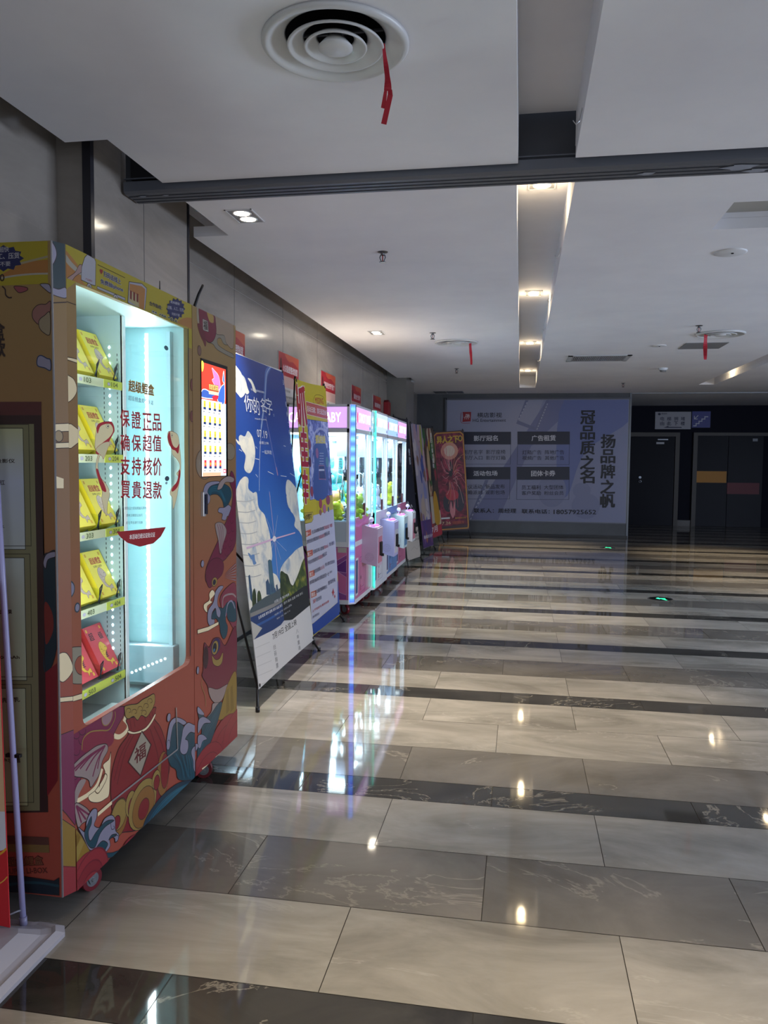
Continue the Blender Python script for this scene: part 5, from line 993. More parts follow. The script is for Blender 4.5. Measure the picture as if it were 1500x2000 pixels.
def art2(c, W, H):
    ylw = mat('#E0CC28', .4); c.rect(0, W, 0, H, ylw)
    c.poly([(-200, 250), (380, 60), (760, -60), (770, -60), (785, 1470), (400, 1800), (-300, 2200)], mat('#D9D8E8', .4), None, .001, False, True, K2)
    c.poly([(-300, 2180), (390, 1812), (812, 1450), (900, 1400), (900, 2400), (-300, 2800)], mat('#2450A8', .4), None, .001, False, True, K2); c.poly([(785, 1130), (900, 1080), (900, 1500), (785, 1490)], mat('#2450A8', .4), None, .001, False, True, K2)
    redt = mat('#C02038', .4); wh = mat('#F2EEEA', .4)
    # giant vertical title with white outline
    for ch, (x0, y0, x1, y1) in zip('抓娃娃', ((135, 190, 300, 870), (155, 905, 320, 1580), (172, 1620, 330, 2260))):
        for bd, m_, dx in ((0.085, wh, 0), (0.045, redt, 2)): c.textpx(ch, (x0+dx, y1), (x1+dx, y1+10), (x0+dx, y0), m_, bd, K1)
    c.poly([(415, 500), (425, 390), (465, 358), (540, 372), (590, 420), (610, 560)], ylw, ink, .003, True, True, K1)
    c.textpx('MISSING', (440, 505), (580, 520), (440, 400), redt, 0.03, K1)
    c.poly([(280, 470), (705, 590), (718, 790), (300, 690)], mat('#D8685A', .4), wh, .004, False, True, K1); c.textpx('活动日期：即日起至8月31日', (298, 640), (705, 730), (298, 540), wh, 0.02, K1)
    # promotional picture: tunnel of lights, street scene
    pic = cloudy('printed_night_arcade', '#1A2256', '#6A78BC', '#D8DAF2', 16)
    c.poly([(300, 770), (725, 835), (755, 2050), (350, 2150), (325, 1150)], pic, ink, .002, False, True, K1)
    c.stroke([(375, 2100), (385, 1300), (420, 1050), (480, 950), (560, 940), (620, 1010), (680, 1200), (715, 1500), (720, 2050)], mat('#BFC6EE', .4), .02, False, True, True, K1)
    c.stroke([(395, 2100), (405, 1320), (440, 1090), (500, 990), (560, 980), (610, 1040), (650, 1220), (690, 1500), (700, 2050)], mat('#4A58A0', .4), .008, False, True, True, K1)
    c.poly([(430, 1200), (620, 1210), (660, 1700), (640, 2080), (420, 2110), (420, 1500)], mat('#4A64A8', .4), None, .001, True, True, K1)
    c.poly([(500, 1560), (590, 1560), (620, 1800), (600, 1790), (505, 1790)], mat('#3A4A80', .4), mat('#C07A98', .4), .006, False, True, K1); c.rect(0, 0.0001, 0, 0.0001, ylw)
    c.poly([(500, 1620), (590, 1620), (592, 1650), (500, 1652)], mat('#D8DAEE', .4), None, .001, False, True, K1)
    for k in range(5): c.stroke([(510, 1350+45*k), (580, 1352+45*k)], mat('#D0D4EE', .4), .004, False, False, True, K1)
    c.textpx('抓娃娃', (448, 1180), (615, 1185), (448, 1040), mat('#E8D458', .4), 0.07, K1)
    for (p, r_) in (((340, 1200), '#8A3A5A'), ((345, 1500), '#6A2A4A'), ((380, 2000), '#A84A5A'), ((710, 1800), '#6A4A7A'), ((640, 1500), '#5A9AA8'), ((470, 1350), '#A86A9A')): c.oval(p[0], p[1], 24, 90, mat(r_, .4), None, .001, True, K1)
    # row of tokens below the picture
    for x in (165, 395): c.stroke([(x, 1690-(x-165)*.2), (x+4, 1960-(x-165)*.2)], ink, .002, False, False, True, K3)
    for (x, y, rx, ry, h) in ((224, 1770, 26, 85, '#B8505A'), (290, 1860, 28, 75, '#C87A9A'), (352, 1710, 34, 80, '#A8485A'), (358, 1870, 12, 45, '#4A7A8A'), (222, 1920, 20, 50, '#A86A5A')): c.oval(x, y, rx, ry, mat(h, .4), ink, .0015, True, K3)
    c.poly([(220, 20), (380, 0), (385, 120), (360, 165), (225, 200), (160, 200)], mat('#D9C44A', .4), ink, .003, False, True, K2); c.textpx('活动详情▽', (200, 160), (365, 110), (200, 60), ink, 0.04, K2)
    rd = mat('#C83A3A', .4)
    for (x, y, n_) in ((258, 290, '一'), (284, 620, '二'), (316, 950, '三'), (345, 1280, '四')):
        c.poly([(x, y+20), (x+92, y-15), (x+96, y+85), (x+6, y+125)], mat('#D86A54', .4), wh, .003, False, True, K2); c.textpx('第'+n_, (x+12, y+105), (x+72, y+82), (x+12, y+38), wh, 0.03, K2)
    tx = mat('#3A3450', .5)
    for (t_, p, q, h, m_) in (('在活动期间购票', (365, 360), (560, 290), 62, tx), ('【抓娃娃】电影', (565, 290), (700, 240), 62, rd), ('凭票根至前台领取游戏币', (265, 530), (480, 445), 66, tx), ('抓娃娃机', (485, 445), (570, 405), 62, rd), ('畅玩3次', (572, 405), (655, 365), 70, tx),
        ('凡购买单人套餐', (382, 685), (560, 610), 66, tx), ('满30元', (562, 608), (632, 575), 62, rd), ('凭小票可', (648, 560), (728, 530), 62, tx), ('至前台兑换游戏币', (300, 860), (470, 780), 66, tx), ('抓娃娃', (472, 778), (540, 745), 62, rd), ('畅玩3次', (542, 745), (608, 700), 70, tx),
        ('影院消费满', (398, 1005), (500, 950), 66, tx), ('15元', (505, 950), (568, 915), 60, rd), ('凭小票可至前台', (580, 890), (735, 825), 60, tx), ('抓取抽奖', (330, 1185), (480, 1110), 62, tx), ('玩偶盲盒任选一份', (482, 1108), (640, 1035), 66, tx), ('活动', (650, 1000), (690, 985), 36, tx),
        ('活动最终解释权归', (412, 1340), (610, 1240), 66, tx), ('影院所有', (632, 1190), (745, 1130), 66, tx), ('SF', (380, 1490), (430, 1470), 62, rd), ('会员专享', (432, 1465), (520, 1420), 66, tx), ('上千份好礼等你来拿', (368, 1640), (640, 1470), 46, rd), ('更多详情请咨询前台', (378, 1735), (485, 1665), 44, mat('#7A7688', .5))):
        c.textpx(t_, p, q, (p[0], p[1]-h), m_, 0.01, K2)
    for (x, y, r_) in ((708, 1310, 48), (735, 1375, 26)): c.poly([(x, y-r_*1.5), (x+r_*.3, y-r_*.2), (x+r_*.5, y), (x+r_*.2, y+r_*.3), (x, y+r_*1.4), (x-r_*.2, y+r_*.3), (x-r_*.5, y), (x-r_*.2, y-r_*.3)], rd, None, .001, False, True, K2)
banner('tall yellow and lilac claw game banner with big red title characters beside the claw machines', (-1.665, 5.72, 2.0), (-1.605, 6.60, 1.985), (-1.53, 5.72, 0.045), (-1.495, 6.50, 0.065), art=art2, base='#E0CC28', feetout=0.06, hubd=0.26)
def splash(c, W, H, cols, n, seed, smin=.05, smax=.18):
    rnd = random.Random(seed)
    for i in range(n):
        x, y = rnd.uniform(0, W), rnd.uniform(0.1, H); r = rnd.uniform(smin, smax); k = rnd.randint(5, 8); a0 = rnd.uniform(0, 6)
        pts = [(x+r*rnd.uniform(.5, 1.1)*math.cos(a0+2*PI*j/k)*.6, y+r*rnd.uniform(.6, 1.4)*math.sin(a0+2*PI*j/k)) for j in range(k)]
        c.poly(pts, mat(rnd.choice(cols), .45), None, .001, True, False)
def art3(c, W, H):
    c.rect(0, W, .42, H, mat('#0C1022', .45)); c.rect(0, W, 0, .42, mat('#CFC8C2', .45))
    w_ = mat('#B8BCC8', .5)
    for (x, y, r_) in ((.30, .62, .10), (.40, .70, .07), (.25, .75, .06), (.36, .55, .06), (.5, .64, .06), (.2, 1.25, .07), (.2, 1.1, .05)): c.stroke([(x-r_, y+r_*.3), (x-r_*.2, y-r_*.2), (x+r_*.2, y+r_*.4), (x+r_, y-r_*.1)], w_, .02, False, True, False)
    c.vtext('侠影', .52, 1.5, .08, .10, .12, w_, .02); c.poly([(.1, 1.3), (.16, 1.32), (.18, 1.45), (.12, 1.5), (.08, 1.42)], w_, None, .001, True, False)
    c.text('导演作品 敬请期待', .25, .35, .45, .03, mat('#3A3634', .5), .01); c.text('暑期上映 全国公映', .15, .29, .55, .03, mat('#3A3634', .5), .01); c.text('即将登陆大银幕', .12, .24, .6, .03, mat('#3A3634', .5), .01)
    c.stroke([(.2, .12), (.35, .16), (.5, .12), (.6, .16), (.72, .13)], mat('#9A948E', .5), .004, False, True, False)
banner('black and cream banner standing directly behind the last claw machine', (-1.655, 10.30, 2.00), (-1.50, 10.95, 1.93), (-1.43, 10.12, 0.08), (-1.335, 10.75, 0.07), art=art3, base='#0C1022', feetout=0.05, back=-0.08, hubd=0.12)
def art4(c, W, H):
    c.rect(0, W, 0, H, mat('#A9A2B8', .45)); splash(c, W, H, ['#C8A8B4', '#8A8FC4', '#C4B0A0', '#8E6A5A', '#4A5AA0', '#B89AA8', '#D0C4C8'], 34, 5, .06, .2)
    c.rect(0, W, 0, .42, mat('#5A3A7A', .45)); splash(c, W, .5, ['#7A4A8A', '#4A3A8A', '#8A5AA0', '#B07060'], 10, 9, .05, .12); c.poly([(W-.12, H), (W-.05, H), (W-.10, H*.75), (W-.18, H*.8)], mat('#A8AA4A', .4), None, .001, True, False)
    c.text('暑假欢乐档', .08, .14, .5, .05, whitet, .01)
banner('pale lilac illustrated banner, first one after the black banner', (-1.627, 11.9, 1.98), (-1.52, 12.5, 1.94), (-1.42, 11.75, 0.07), (-1.325, 12.3, 0.07), art=art4, base='#A9A2B8', feetout=0.05, back=-0.08, hubd=0.12)
def art5(c, W, H):
    c.rect(0, W, 0, H, mat('#4E4034', .45)); splash(c, W, H, ['#8A4A3A', '#C8B090', '#3A6A3A', '#6A8A4A', '#2A2A2A', '#A83A4A', '#D8C8B0', '#5A3A5A', '#C8A03A'], 46, 11, .05, .16)
    c.poly([(W*.45, .35), (W*.6, .75), (W*.8, .7), (W*.92, .3), (W*.7, .2)], mat('#D0A030', .45), None, .001, True, False); c.oval(W*.42, 1.25, .08, .3, mat('#C8B08A', .45), mat('#5A4020', .4), .02); c.rect(W*.3, W*.5, .25, .7, mat('#C8C0B4', .45))
    c.rect(0, W, .02, .2, mat('#B8384A', .45)); c.vtext('夏日小镇大冒险', W*.72, 1.75, .07, .075, .085, whitet, .03); c.text('7月', W*.2, .1, .3, .1, whitet, .03)
banner('green and brown illustrated banner with white vertical lettering, second from the end of the row', (-1.60, 12.85, 1.97), (-1.43, 13.5, 1.93), (-1.44, 12.75, 0.10), (-1.295, 13.4, 0.13), art=art5, base='#4E4034', feetout=0.05, back=-0.08, hubd=0.12)
def art6(c, W, H):
    c.rect(0, W, 0, H, mat('#3A0E1C', .4)); g_ = mat('#D8922E', .4)
    m6 = cloudy('printed_crimson_swirl', '#140818', '#66122C', '#B03452', 7); c.rect(.03, W-.03, .10, H-.05, m6)
    for (cx, cy, rx, ry, h) in ((W*.5, H*.80, .16, .16, '#E8A088'), (W*.5, H*.80, .10, .10, '#F4DCC8'), (W*.5, H*.62, .045, .14, '#120818'), (W*.35, H*.28, .09, .16, '#181028'), (W*.72, H*.3, .1, .2, '#1C1430'), (W*.5, H*.36, .12, .1, '#C8283E')): c.oval(cx, cy, rx, ry, mat(h, .4))
    rnd = random.Random(4)
    for i in range(46):
        a = rnd.uniform(0, 2*PI); r0, r1 = rnd.uniform(.06, .15), rnd.uniform(.2, .5); x, y = W*.5, H*.55
        c.stroke([(x+r0*math.cos(a)*.6, y+r0*math.sin(a)*1.4), (x+.5*(r0+r1)*math.cos(a+.2)*.6, y+.5*(r0+r1)*math.sin(a+.2)*1.5), (x+r1*math.cos(a)*.6, y+r1*math.sin(a)*1.6)], mat(rnd.choice(['#E86A80', '#F0B0B0', '#C83A58', '#E8905A']), .4), .006, False, True, False)
    c.poly([(W*.4, H*.2), (W*.46, H*.3), (W*.5, H*.22), (W*.58, H*.3), (W*.55, H*.18), (W*.48, H*.13)], mat('#E8909A', .4), None, .001, True, False)
    c.stroke([(.03, .04), (W-.03, .04), (W-.02, .10), (W-.02, H-.08), (W-.07, H-.035), (.07, H-.035), (.02, H-.08), (.02, .10)], g_, .022, True, False, False)
    c.text('异人之下', .07, H-.22, W*.68, .13, mat('#E0B428', .4), .06); c.oval(W*.87, H-.15, .04, .055, mat('#E0B428', .4)); c.oval(W*.87, H-.15, .024, .036, mat('#3A0E1C', .4))
    c.text('7.26', .07, .13, .16, .05, mat('#E8C89A', .4), .02); c.text('全国影院震撼上映', .26, .125, W-.36, .055, mat('#C85A3A', .4), .02); c.text('暑期热血巨制', W*.55, .22, W*.35, .03, g_, .02); c.rect(.06, .22, .23, .26, whitet)
banner('dark red banner with orange border and yellow title beside the big wall sign', (-1.545, 14.40, 1.985), (-0.985, 14.55, 1.93), (-1.455, 14.35, 0.10), (-0.90, 14.50, 0.14), art=art6, base='#3A0E1C', feetout=0.03, back=-0.12)
# pole hook that shows above the vending machine
t = thing('banner_pole', 'black curved pole tip sticking up behind the vending machine', 'pole', (-1.62, 3.77, 0))
b = B(); b.tube([(-1.62, 3.77, 0.01), (-1.62, 3.77, 1.9), (-1.62, 3.755, 2.08), (-1.615, 3.755, 2.14), (-1.60, 3.77, 2.2), (-1.585, 3.79, 2.25)], [.012, .012, .012, .008, .007, .006], blk, 10); b.build('pole', t)
b = B(); b.cyl((-1.62, 3.77, 0), (-1.62, 3.77, 0.015), 0.11, blk, 24); b.build('base', t)
# ================================================================== NOTICES ON THE WALL
def notice(y0, y1, title, lab, z1=2.335, h=0.90):
    t = thing('wall_notice', lab, 'notice board', (WX, (y0+y1)/2, z1-h), 'red-headed notices on the left wall')
    b = B(); b.box((WX, y0, z1-h), (WX+0.006, y1, z1), mat('#D8D4D2', .35), 0.001); bo = b.build('board', t)
    c = Canvas((WX+0.006, y0, z1-h), (0, 1, 0), (0, 0, 1), y1-y0, h, 0.0008); W = y1-y0
    c.rect(0.003, W-.003, h-0.20, h-.002, mat('#B81E30', .4)); c.poly([(.2, h-.002), (W-.003, h-.002), (W-.003, h-.09), (.45, h-.05), (.3, h-.06)], mat('#D2583A', .4), None, .001, True, False)
    c.rect(0.003, W-.003, h-.30, h-.20, mat('#D8B0A8', .4))
    c.poly([(.03, h-.12), (.05, h-.06), (.08, h-.06), (.10, h-.12), (.065, h-.17)], mat('#5A1A24', .4), None, .001, True, False)
    c.text(title, .13, h-.165, W-.17, .065, whitet, .02)
    for i in range(9): c.text(['防火巡查检查制度', '消防设施维护保养管理制度', '安全疏散设施管理要求', '用火用电安全管理', '灭火应急疏散预案演练'][i % 5], .06, h-.34-.055*i, (W-.14)*(1 if i % 3 else .6), .022, mat('#5A5658', .5), 0)
    c.build('print', bo)
notice(5.19, 5.81, '消防安全管理制度', 'red-headed white notice on the wall, partly hidden behind the vending machine')
notice(6.66, 7.29, '火灾隐患整改制度', 'red-headed white notice above the gap between the blue banner and the yellow banner')
notice(8.14, 8.79, '消防安全“四个能力”', 'red-headed white notice directly above the yellow banner')
notice(9.67, 10.25, '消防安全“三提示”', 'red-headed white notice above the first claw machine, next past the yellow banner')
notice(11.12, 11.75, '消防演练制度', 'red-headed white notice farthest along the wall, nearest the fire alarm')
t = thing('fire_alarm', 'small red fire alarm box high on the left wall above the claw machines', 'fire alarm', (WX, 12.12, 2.2))
b = B(); b.box((WX, 12.02, 2.10), (WX+0.08, 12.22, 2.30), mat('#A81A28', .4), .008); b.build('housing', t); b = B(); b.prism([(12.04, 2.29), (12.20, 2.29), (12.17, 2.33), (12.07, 2.33)], 'x', WX+.005, WX+.07, mat('#7A1420', .4)); b.build('strobe', t)
# ================================================================== CLAW MACHINES
TONE[0] = 1.0
def claw_machine(y0, xf, scheme, first, lab):
    ww = 0.775; y1 = y0+ww; xb = -2.075; Z0, ZT = 0.105, 1.878; ch = 0.05 if first else 0.03; cy_ = 0.045 if first else 0.03
    t = thing('claw_machine', lab, 'claw machine', ((xf+xb)/2, (y0+y1)/2, 0), 'row of claw machines along the left wall')
    P1 = {'pink': ('#C86A9A', '#D8A8C8', '#8E4A8E'), 'white': ('#D6D8E2', '#E8EAF2', '#B8BCC8'), 'blue': ('#5A8AC8', '#A8C4E8', '#3A5AA0'), 'rose': ('#C06A90', '#E0B8D0', '#8A3A6A')}[scheme]
    body, trim_, deep = mat(P1[0], .3), mat('#D9DAE0', .3), mat(P1[2], .35)
    out = [(xb, y0), (xf-ch, y0), (xf, y0+cy_), (xf, y1), (xb, y1)]
    b = B(); b.prism(out, 'z', Z0, 0.64, body)
    for z0_, z1_ in ((Z0-.004, Z0+.035), (0.615, 0.66)): b.prism([(xb-0.0, y0-.004), (xf-ch, y0-.004), (xf+.004, y0+cy_), (xf+.004, y1-.002), (xb, y1-.002)], 'z', z0_, z1_, trim_)
    b.box((xf-.02, y0+cy_, 0.64), (xf+.002, y1-.004, 0.87), body); b.box((xb, y0+0.002, 0.66), (xf-ch, y0+.02, 0.84), mat('#B9C4D0', .35)); b.box((xb, y0+.02, 0.80), (xf-.03, y1-.02, 0.84), mat('#8FA0B8', .5))
    b.box((xb, y0, .64), (xb+.01, y1, 1.66), mat('#9CC4D8', .5)); cb = b.build('cabinet', t)
    # corner posts and roof sign
    b = B(); s_ = 0.032
    for (x, y, q) in ((xf-s_, y1-s_, s_), (xb, y0, s_), (xb, y1-s_, s_), (xf-ch-.022, y0, .02), (xf-.02, y0+cy_, .02)): b = B(); b.box((x, y, 0.66), (x+q, y+q, ZT), trim_); b.build('post', t)
    b = B(); b.prism(out, 'z', 1.63, 1.665, trim_); b.prism(out, 'z', ZT-.02, ZT, trim_); b.box((xb, y0+.006, 1.66), (xf-ch-.01, y0+.02, ZT-.015), mat('#C8B0E8', .4)); hd = b.build('header', t)
    hue = {'pink': '#D6A8E8', 'white': '#BFD2EE', 'blue': '#9CC0EE', 'rose': '#D8A8E0'}[scheme]; lit = mat(hue, .4, 0, .42); litw = mat('#F4EEFF', .4, 0, .8)
    fh = Canvas((xf, y0+cy_+.02, 1.667), (0, 1, 0), (0, 0, 1), ww-cy_-.04, .19, .001); fh.rect(0, ww-cy_-.045, .0, .19, lit); fh.text('CANDY BABY', .09, .06, ww-cy_-.16, .085, litw, .03); fh.oval(.045, .10, .022, .05, mat('#C83A58', .4, 0, .5)); fh.rect(ww-cy_-.13, ww-cy_-.07, .012, .04, mat('#7A8AB0', .4, 0, .3)); fh.build('lit_sign', hd)
    sh = Canvas((xb, y0+.006, 1.667), (1, 0, 0), (0, 0, 1), xf-ch-.02-xb, .19, .001); Wd = xf-ch-.02-xb; sh.rect(.005, Wd, .005, .188, lit); sh.text('CANDY BABY', .03, .055, Wd-.09, .085, litw, .03); sh.build('lit_sign', hd)
    # LED corner strip
    if first or scheme == 'white':
        L0, L1 = 0.12, ZT-.005; N = 20 if first else 26
        pA, pB = V3((xf-ch, y0, 0)), V3((xf, y0+cy_, 0)); d_ = pB-pA; off = V3((.002, -.006, 0))
        if first: cA, cB = pA+d_*.22, pA+d_*.86
        else: cA, cB = V3((xf+.004, y0+.004, 0)), V3((xf+.004, y0+.055, 0)); off = V3((.002, 0, 0))
        b = B()
        if first:
            b.add([pA+off*.3+V3((0, 0, L0)), pB+off*.3+V3((0, 0, L0)), pB+off*.3+V3((0, 0, L1)), pA+off*.3+V3((0, 0, L1))], [(0, 1, 2, 3)], trim_); q = pA+d_*.97
            b.add([cB+off*.6+V3((0, 0, L0)), q+off*.6+V3((0, 0, L0)), q+off*.6+V3((0, 0, L1)), cB+off*.6+V3((0, 0, L1))], [(0, 1, 2, 3)], mat('#3A3F5C', .35)); shades = ['#2F52E6', '#3A64EC', '#4A84F2', '#58A0F6', '#4A84F2', '#3A64EC']
        else: shades = ['#2ED0B0', '#38DCC0', '#4AE8CE', '#38DCC0']
        for k in range(N*len(shades)):
            M_ = N*len(shades); z0_, z1_ = L0+(L1-L0)*k/M_, L0+(L1-L0)*(k+1)/M_
            b.add([cA+off+V3((0, 0, z0_)), cB+off+V3((0, 0, z0_)), cB+off+V3((0, 0, z1_)), cA+off+V3((0, 0, z1_))], [(0, 1, 2, 3)], mat(shades[k % len(shades)], .4, 0, 1.1 if first else .9))
        b.build('led_strip', t, recalc=False)
    # glass
    b = B(); b.box((xf-.010, y0+cy_+.02, 0.87), (xf-.006, y1-.03, 1.63), GLASS); b.box((xb+.01, y0+.008, .84), (xf-ch-.02, y0+.012, 1.63), GLASS)
    if first: b.box((xf-ch-.004, y0+.004, .84), (xf-ch, y0+.006, 1.63), GLASS)
    b.build('glass', t)
    b = B(); b.box((xf-.012, y0+cy_+.02, .84), (xf+.001, y1-.03, .872), trim_); b.box((xf-.014, (y0+y1)/2+.12, .87), (xf+.001, (y0+y1)/2+.145, 1.63), trim_); b.box((xf, y0+cy_+.03, 1.22), (xf+.012, y0+cy_+.05, 1.26), blk); b.build('sliding_door_frame', t)
    # gantry and claw
    gm = mat('#B8C0CC', .3, .6); cm = mat('#2A2C34', .35, .5); gx, gy = xf-.15, y0+.30
    b = B(); b.box((xb+.02, gy-.02, 1.585), (xf-.03, gy+.02, 1.61), gm); b.box((gx-.07, gy-.06, 1.42), (gx+.07, gy+.06, 1.59), mat('#8E9AB0', .35)); b.box((gx-.03, gy-.03, 1.62), (gx+.03, gy+.03, 1.63), cm); b.build('gantry', t)
    b = B(); b.cyl((gx, gy, 1.28), (gx, gy, 1.42), .010, gm, 10)
    for k in range(12):
        b.lathe((gx-.05, gy, 1.40-.012*k), [(.016, 0), (.02, .004), (.016, .008)], cm, 12)
    b.cyl((gx, gy, 1.20), (gx, gy, 1.30), .028, cm, 16)
    for k in range(3):
        a = 2*PI*k/3+.5; d_ = V3((math.cos(a), math.sin(a), 0)); b.tube([V3((gx, gy, 1.24))+d_*.03, V3((gx, gy, 1.26))+d_*.09, V3((gx, gy, 1.17))+d_*.12, V3((gx, gy, 1.09))+d_*.06, V3((gx, gy, 1.08))+d_*.035], .006, gm, 8)
    b.tube([(gx-.02, gy, 1.2), (gx-.05, gy-.02, 1.1), (gx-.045, gy-.02, 1.03)], .004, cm, 6); b.tube([(gx, gy-.02, 1.2), (gx-.02, gy-.04, 1.1), (gx-.015, gy-.04, 1.03)], .004, cm, 6); b.build('claw', t)
    # inside lamp
    b = B(); b.box((xb+.03, y0+.06, 1.615), (xf-.05, y0+.08, 1.628), mat('#EAFBFF', .4, 0, 4)); b.box((xb+.03, y1-.08, 1.615), (xf-.05, y1-.06, 1.628), mat('#EAFBFF', .4, 0, 4)); b.box((xf-.045, y1-.05, .9), (xf-.033, y1-.035, 1.6), mat('#D8F4FF', .4, 0, 1.6)); b.build('tube_lamp', t)
    a = area('claw_machine_light', ((xf+xb)/2, (y0+y1)/2, 1.60), ((xf+xb)/2, (y0+y1)/2, 0), .45, .6, 12 if first else 10, (.60, .85, 1.0)); a.parent = t; a.location = V3(a.location)-wloc(t)
    # prize flap, hatch and speaker on the front
    f = Canvas((xf, y0+cy_, Z0), (0, 1, 0), (0, 0, 1), ww-cy_, .54, .001); W = ww-cy_; lc = mat('#8A4A78' if scheme in ('pink', 'rose') else '#6A7088', .4)
    f.rect(.02, .13, .06, .40, trim_); f.rect(.03, .115, .08, .38, mat('#2A3A78', .3)); f.build('prize_flap', cb)
    h_ = Canvas((xf, y0+cy_+.2, Z0+.06), (0, 1, 0), (0, 0, 1), .3, .34, .001); h_.stroke([(.0, .0), (.25, .0), (.27, .02), (.27, .33), (.02, .33), (.0, .3)], lc, .006, True, False, False); h_.stroke([(.03, .05), (.2, .05), (.2, .29), (.03, .29)], lc, .005, True, False, False); h_.oval(.06, .14, .012, .018, blk); h_.text('g', .02, .02, .05, .05, mat('#A83A6A', .4), .02); h_.build('service_hatch', cb)
    s2 = Canvas((xb, y0, Z0+.04), (1, 0, 0), (0, 0, 1), xf-ch-xb, .47, .001); W2 = xf-ch-xb
    if first:
        s2.rect(.0, W2-.02, .0, .47, deep); lp = mat('#C8A0C8', .4)
        s2.poly([(W2-.18, .1), (W2-.02, .04), (W2-.02, .2), (W2-.1, .25), (W2-.17, .21)], body, lp, .004, False, False); s2.poly([(W2-.17, .26), (W2-.02, .36), (W2-.02, .24)], mat('#6A3080', .35), lp, .004, False, False); s2.poly([(W2-.19, .3), (W2-.02, .40), (W2-.02, .46), (W2-.19, .46)], body, lp, .004, False, False)
        s2.poly([(W2-.30, .05), (W2-.20, .10), (W2-.19, .24), (W2-.34, .3)], body, lp, .004, False, False); s2.rect(W2-.10, W2-.02, .42, .465, mat('#B8B0A8', .4)); s2.poly([(W2-.11, .05), (W2-.095, .065), (W2-.08, .05), (W2-.095, .035)], mat('#5A2A6A', .4), None, .001, False, False)
    s2.build('side_pattern', cb)
    # control console
    cy0, cy1, cx1, cz0, cz1 = y0+.33, y0+.60, xf+.152, .40, .755
    b = B(); conm = mat({'pink': '#C8B4CC', 'white': '#B9B4E4', 'blue': '#C4DCE4', 'rose': '#D0D8E0'}[scheme], .3); b.prism([(xf, cz0+.04), (cx1-.005, cz0), (cx1, cz1), (xf+.02, cz1+.03), (xf, cz1+.03)], 'y', cy0, cy1, conm); b.box((xf+.02, cy0+.01, cz1-.003), (cx1-.01, cy1-.01, cz1+.012), conm)
    con = b.build('control_console', t)
    b = B(); b.cyl((xf+.075, (cy0+cy1)/2-.05, cz1+.012), (xf+.075, (cy0+cy1)/2-.05, cz1+.06), .006, mat('#C8C8D0', .3, .6), 10); b.ball((xf+.075, (cy0+cy1)/2-.05, cz1+.08), .024, mat('#E4E0F4', .2), 16, 10); b.lathe((xf+.075, (cy0+cy1)/2-.05, cz1+.010), [(.034, 0), (.034, .008), (.02, .02), (.008, .022)], mat('#B070E8', .3, 0, .5), 20); b.build('joystick', con)
    b = B(); b.lathe((xf+.10, (cy0+cy1)/2+.05, cz1+.010), [(.03, 0), (.03, .012), (.02, .022), (.0005, .024)], mat('#E070C8', .3, 0, .45), 20); b.build('start_button', con)
    b = B(); pcol_ = mat({'pink': '#C87A90', 'white': '#C8C8D0', 'blue': '#5A86B0', 'rose': '#C87A90'}[scheme], .4); b.box((cx1-.004, cy0+.05, cz0+.03), (cx1+.001, cy1-.04, cz1-.08), pcol_); b.box((cx1, cy0+.09, cz0+.10), (cx1+.016, cy0+.18, cz1-.13), blk, .002); b.box((cx1+.01, cy0+.12, cz0+.09), (cx1+.035, cy0+.15, cz0+.115), blk, .002); b.build('coin_slot', con)
    spk = B(); dots = [(r_*math.cos(2*PI*k/n_), r_*math.sin(2*PI*k/n_)) for r_, n_ in ((.012, 6), (.022, 12), (.032, 18), (.04, 24)) for k in range(n_)]
    for dx, dz in dots: spk.box((xf+.075+dx-.0015, cy0-.0012, cz0+.09+dz-.0015), (xf+.075+dx+.0015, cy0, cz0+.09+dz+.0015), mat('#5A5468', .5))
    spk.build('speaker_holes', con)
    b = B(); b.box((xf-.012, (y0+y1)/2+.05, .875), (xf-.002, (y0+y1)/2+.11, .985), mat('#5A2A2E', .4)); b.build('price_card', t)
    for (x, y) in ((xf-.10, y0+.08), (xf-.10, y1-.08), (xb+.08, y0+.08), (xb+.08, y1-.08)): caster(t, x, y, Z0-.004, .046, .9+y*.7)
    return t
ms = [(6.80, -1.44, 'pink', True, 'pink claw machine with a blue glowing corner strip, next to the yellow banner'), (7.62, -1.415, 'white', False, 'white claw machine with a green glowing strip, second in the row'), (8.42, -1.43, 'blue', False, 'blue claw machine, third in the row'), (9.20, -1.44, 'rose', False, 'last pink claw machine in the row, next to the black banner')]
for m_ in ms: claw_machine(*m_)
